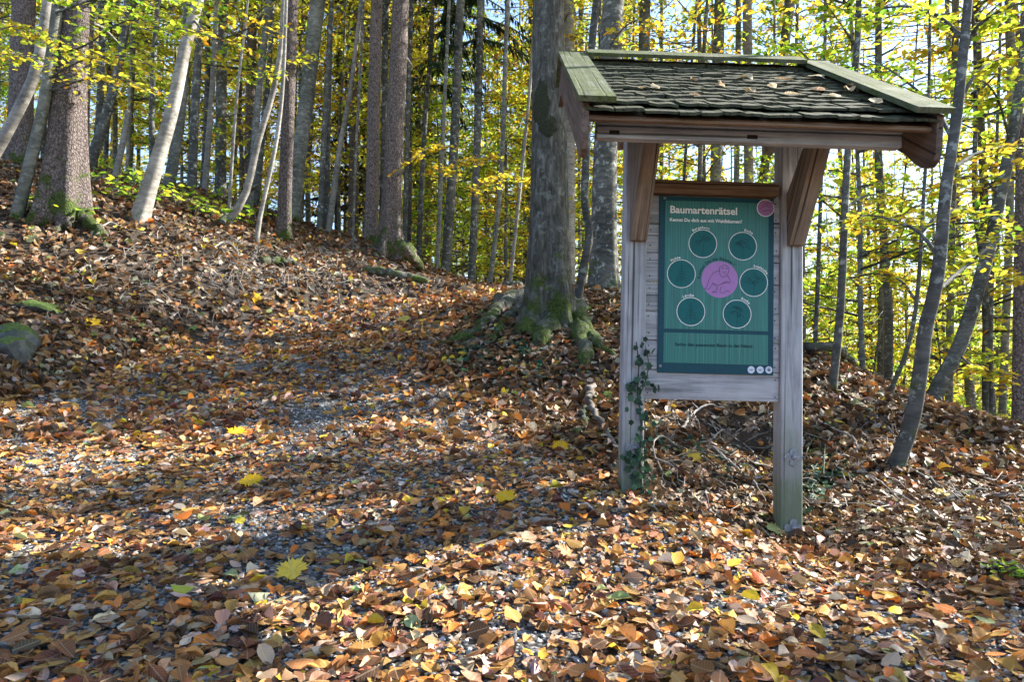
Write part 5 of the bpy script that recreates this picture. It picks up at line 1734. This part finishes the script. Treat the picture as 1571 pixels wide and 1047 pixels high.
single('bright yellow leaf in the sun patch at lower right', 1375, 958, .06, (.70, .55, .02), False, .5, .6)
# leaves on the roof
ROOFL = []
r = random.Random(12)
for (u, v) in [(985, 138), (1055, 135), (1092, 132), (1040, 153), (962, 148), (1145, 127), (1165, 136), (1178, 128), (1250, 137), (1275, 152), (1300, 143), (1310, 138), (1290, 136), (1145, 147), (1230, 120), (1340, 160), (1262, 118), (1190, 151)]:
    fz = (v - (97 + (u - 1090) * .018)) / 74.0
    d = 1 - min(max(fz, .06), .95)
    # where that row of the roof is, in the board's frame
    yy = ye + (yr - ye) * d ** 1.25; zz = ze + (zr - ze) * d ** 1.25
    xx = lx(u, PY + yy)
    pt = K.matrix_basis @ Vector((xx, yy, zz + .026))
    o = bpy.data.objects.new('fallen_leaf', LM[r.randrange(12)])
    s = r.uniform(.06, .105)
    mt = Matrix.Rotation(slope, 4, 'X') @ Matrix.Rotation(r.uniform(0, 6.28), 4, 'Z') @ Matrix.Diagonal((s, s, s, 1))
    mt.translation = pt; o.matrix_basis = mt
    c = r.choice([(.5, .36, .18), (.46, .28, .12), (.55, .44, .26), (.36, .2, .1)]); o.color = (*c, 1)
    link(o); ROOFL.append((u, o))
ROOFL.sort(key=lambda q: q[0])
ORDR = ['leftmost', 'second', 'third', 'fourth', 'fifth', 'sixth', 'seventh', 'eighth', 'ninth', 'tenth', 'eleventh', 'twelfth', 'thirteenth', 'fourteenth', 'fifteenth', 'sixteenth', 'seventeenth', 'eighteenth']
for i, (u, o) in enumerate(ROOFL):
    tag(o, 'dry tan leaf on the board roof, ' + ORDR[i] + ('' if i == 0 else ' from the left'), 'leaf', 'leaves on the board roof')

# small green plants on the left bank and by the roots
def seedling(seed, n=9, size=.09, palette=P_GREEN):
    r = np.random.default_rng(seed)
    P = np.c_[r.normal(0, .11, n), r.normal(0, .11, n), r.uniform(.06, .26, n)]
    R = frames(np.c_[r.normal(0, .3, n), r.normal(-.2, .3, n), np.ones(n)], r.uniform(0, 6.28, n))
    V, T_, C, _ = cloud(NEARLEAF, P, R, size * r.uniform(.7, 1.2, n), pal(n, palette))
    tw = [tube_np(np.array([(0, 0, -.03), P[i] * [.4, .4, .6], P[i]]), [.004, .003, .002], 3) for i in range(n)]
    tv, tt = join_np(tw)
    return mesh_np('leaves', V, T_, M['canopy'], False, col=C), mesh_np('stem', tv, tt, M['dark'], True)
PLANTS = []
SEED = [seedling(600 + i) for i in range(4)]
r = random.Random(8)
def plant(u, v, label, group, sc=1.0):
    p = hit(u, v)
    e = empty('low_plant', p, (0, 0, r.uniform(0, 6.28))); e.scale = (sc,) * 3
    tag(e, label, 'plant', group); PLANTS.append((u, v, e))
    a, b = SEED[r.randrange(4)]
    link(bpy.data.objects.new('leaves', a), e); link(bpy.data.objects.new('stem', b), e)
for k in range(46):
    u = r.uniform(135, 420); v = 268 + (u - 135) * .22 + r.uniform(0, 32)
    plant(u, v, 'low yellow green seedling at the top of the left bank', 'seedlings on the left bank', r.uniform(.8, 1.6))
for k in range(9):
    plant(r.uniform(50, 125), r.uniform(322, 350), 'low green seedling at the foot of the thick left spruce', 'seedlings by the left spruce', r.uniform(.8, 1.4))
for k in range(7):
    plant(r.uniform(1535, 1575), r.uniform(875, 900), 'small green seedling at the right edge of the foreground', 'seedlings at the right edge', r.uniform(.25, .4))

# single the seedlings out by the trunk they grow next to
bk = {}
for u, v, e in PLANTS:
    if u > 1000:
        bk.setdefault('small green seedling at the right edge of the foreground', []).append((u, e)); continue
    a = min(ANCH, key=lambda q: abs(q[0] - u))
    bk.setdefault('low yellow green seedling ' + ('left of ' if u < a[0] else 'right of ') + a[1], []).append((u, e))
ORD = ['first', 'second', 'third', 'fourth', 'fifth', 'sixth', 'seventh', 'eighth', 'ninth', 'tenth', 'eleventh', 'twelfth']
for lab, L in bk.items():
    L.sort(key=lambda q: q[0])
    for i, (u, e) in enumerate(L):
        e['label'] = lab if len(L) == 1 else lab + ', ' + ORD[min(i, 11)] + ' from left'

for o in bpy.data.objects:
    if '_y' in o: del o['_y']
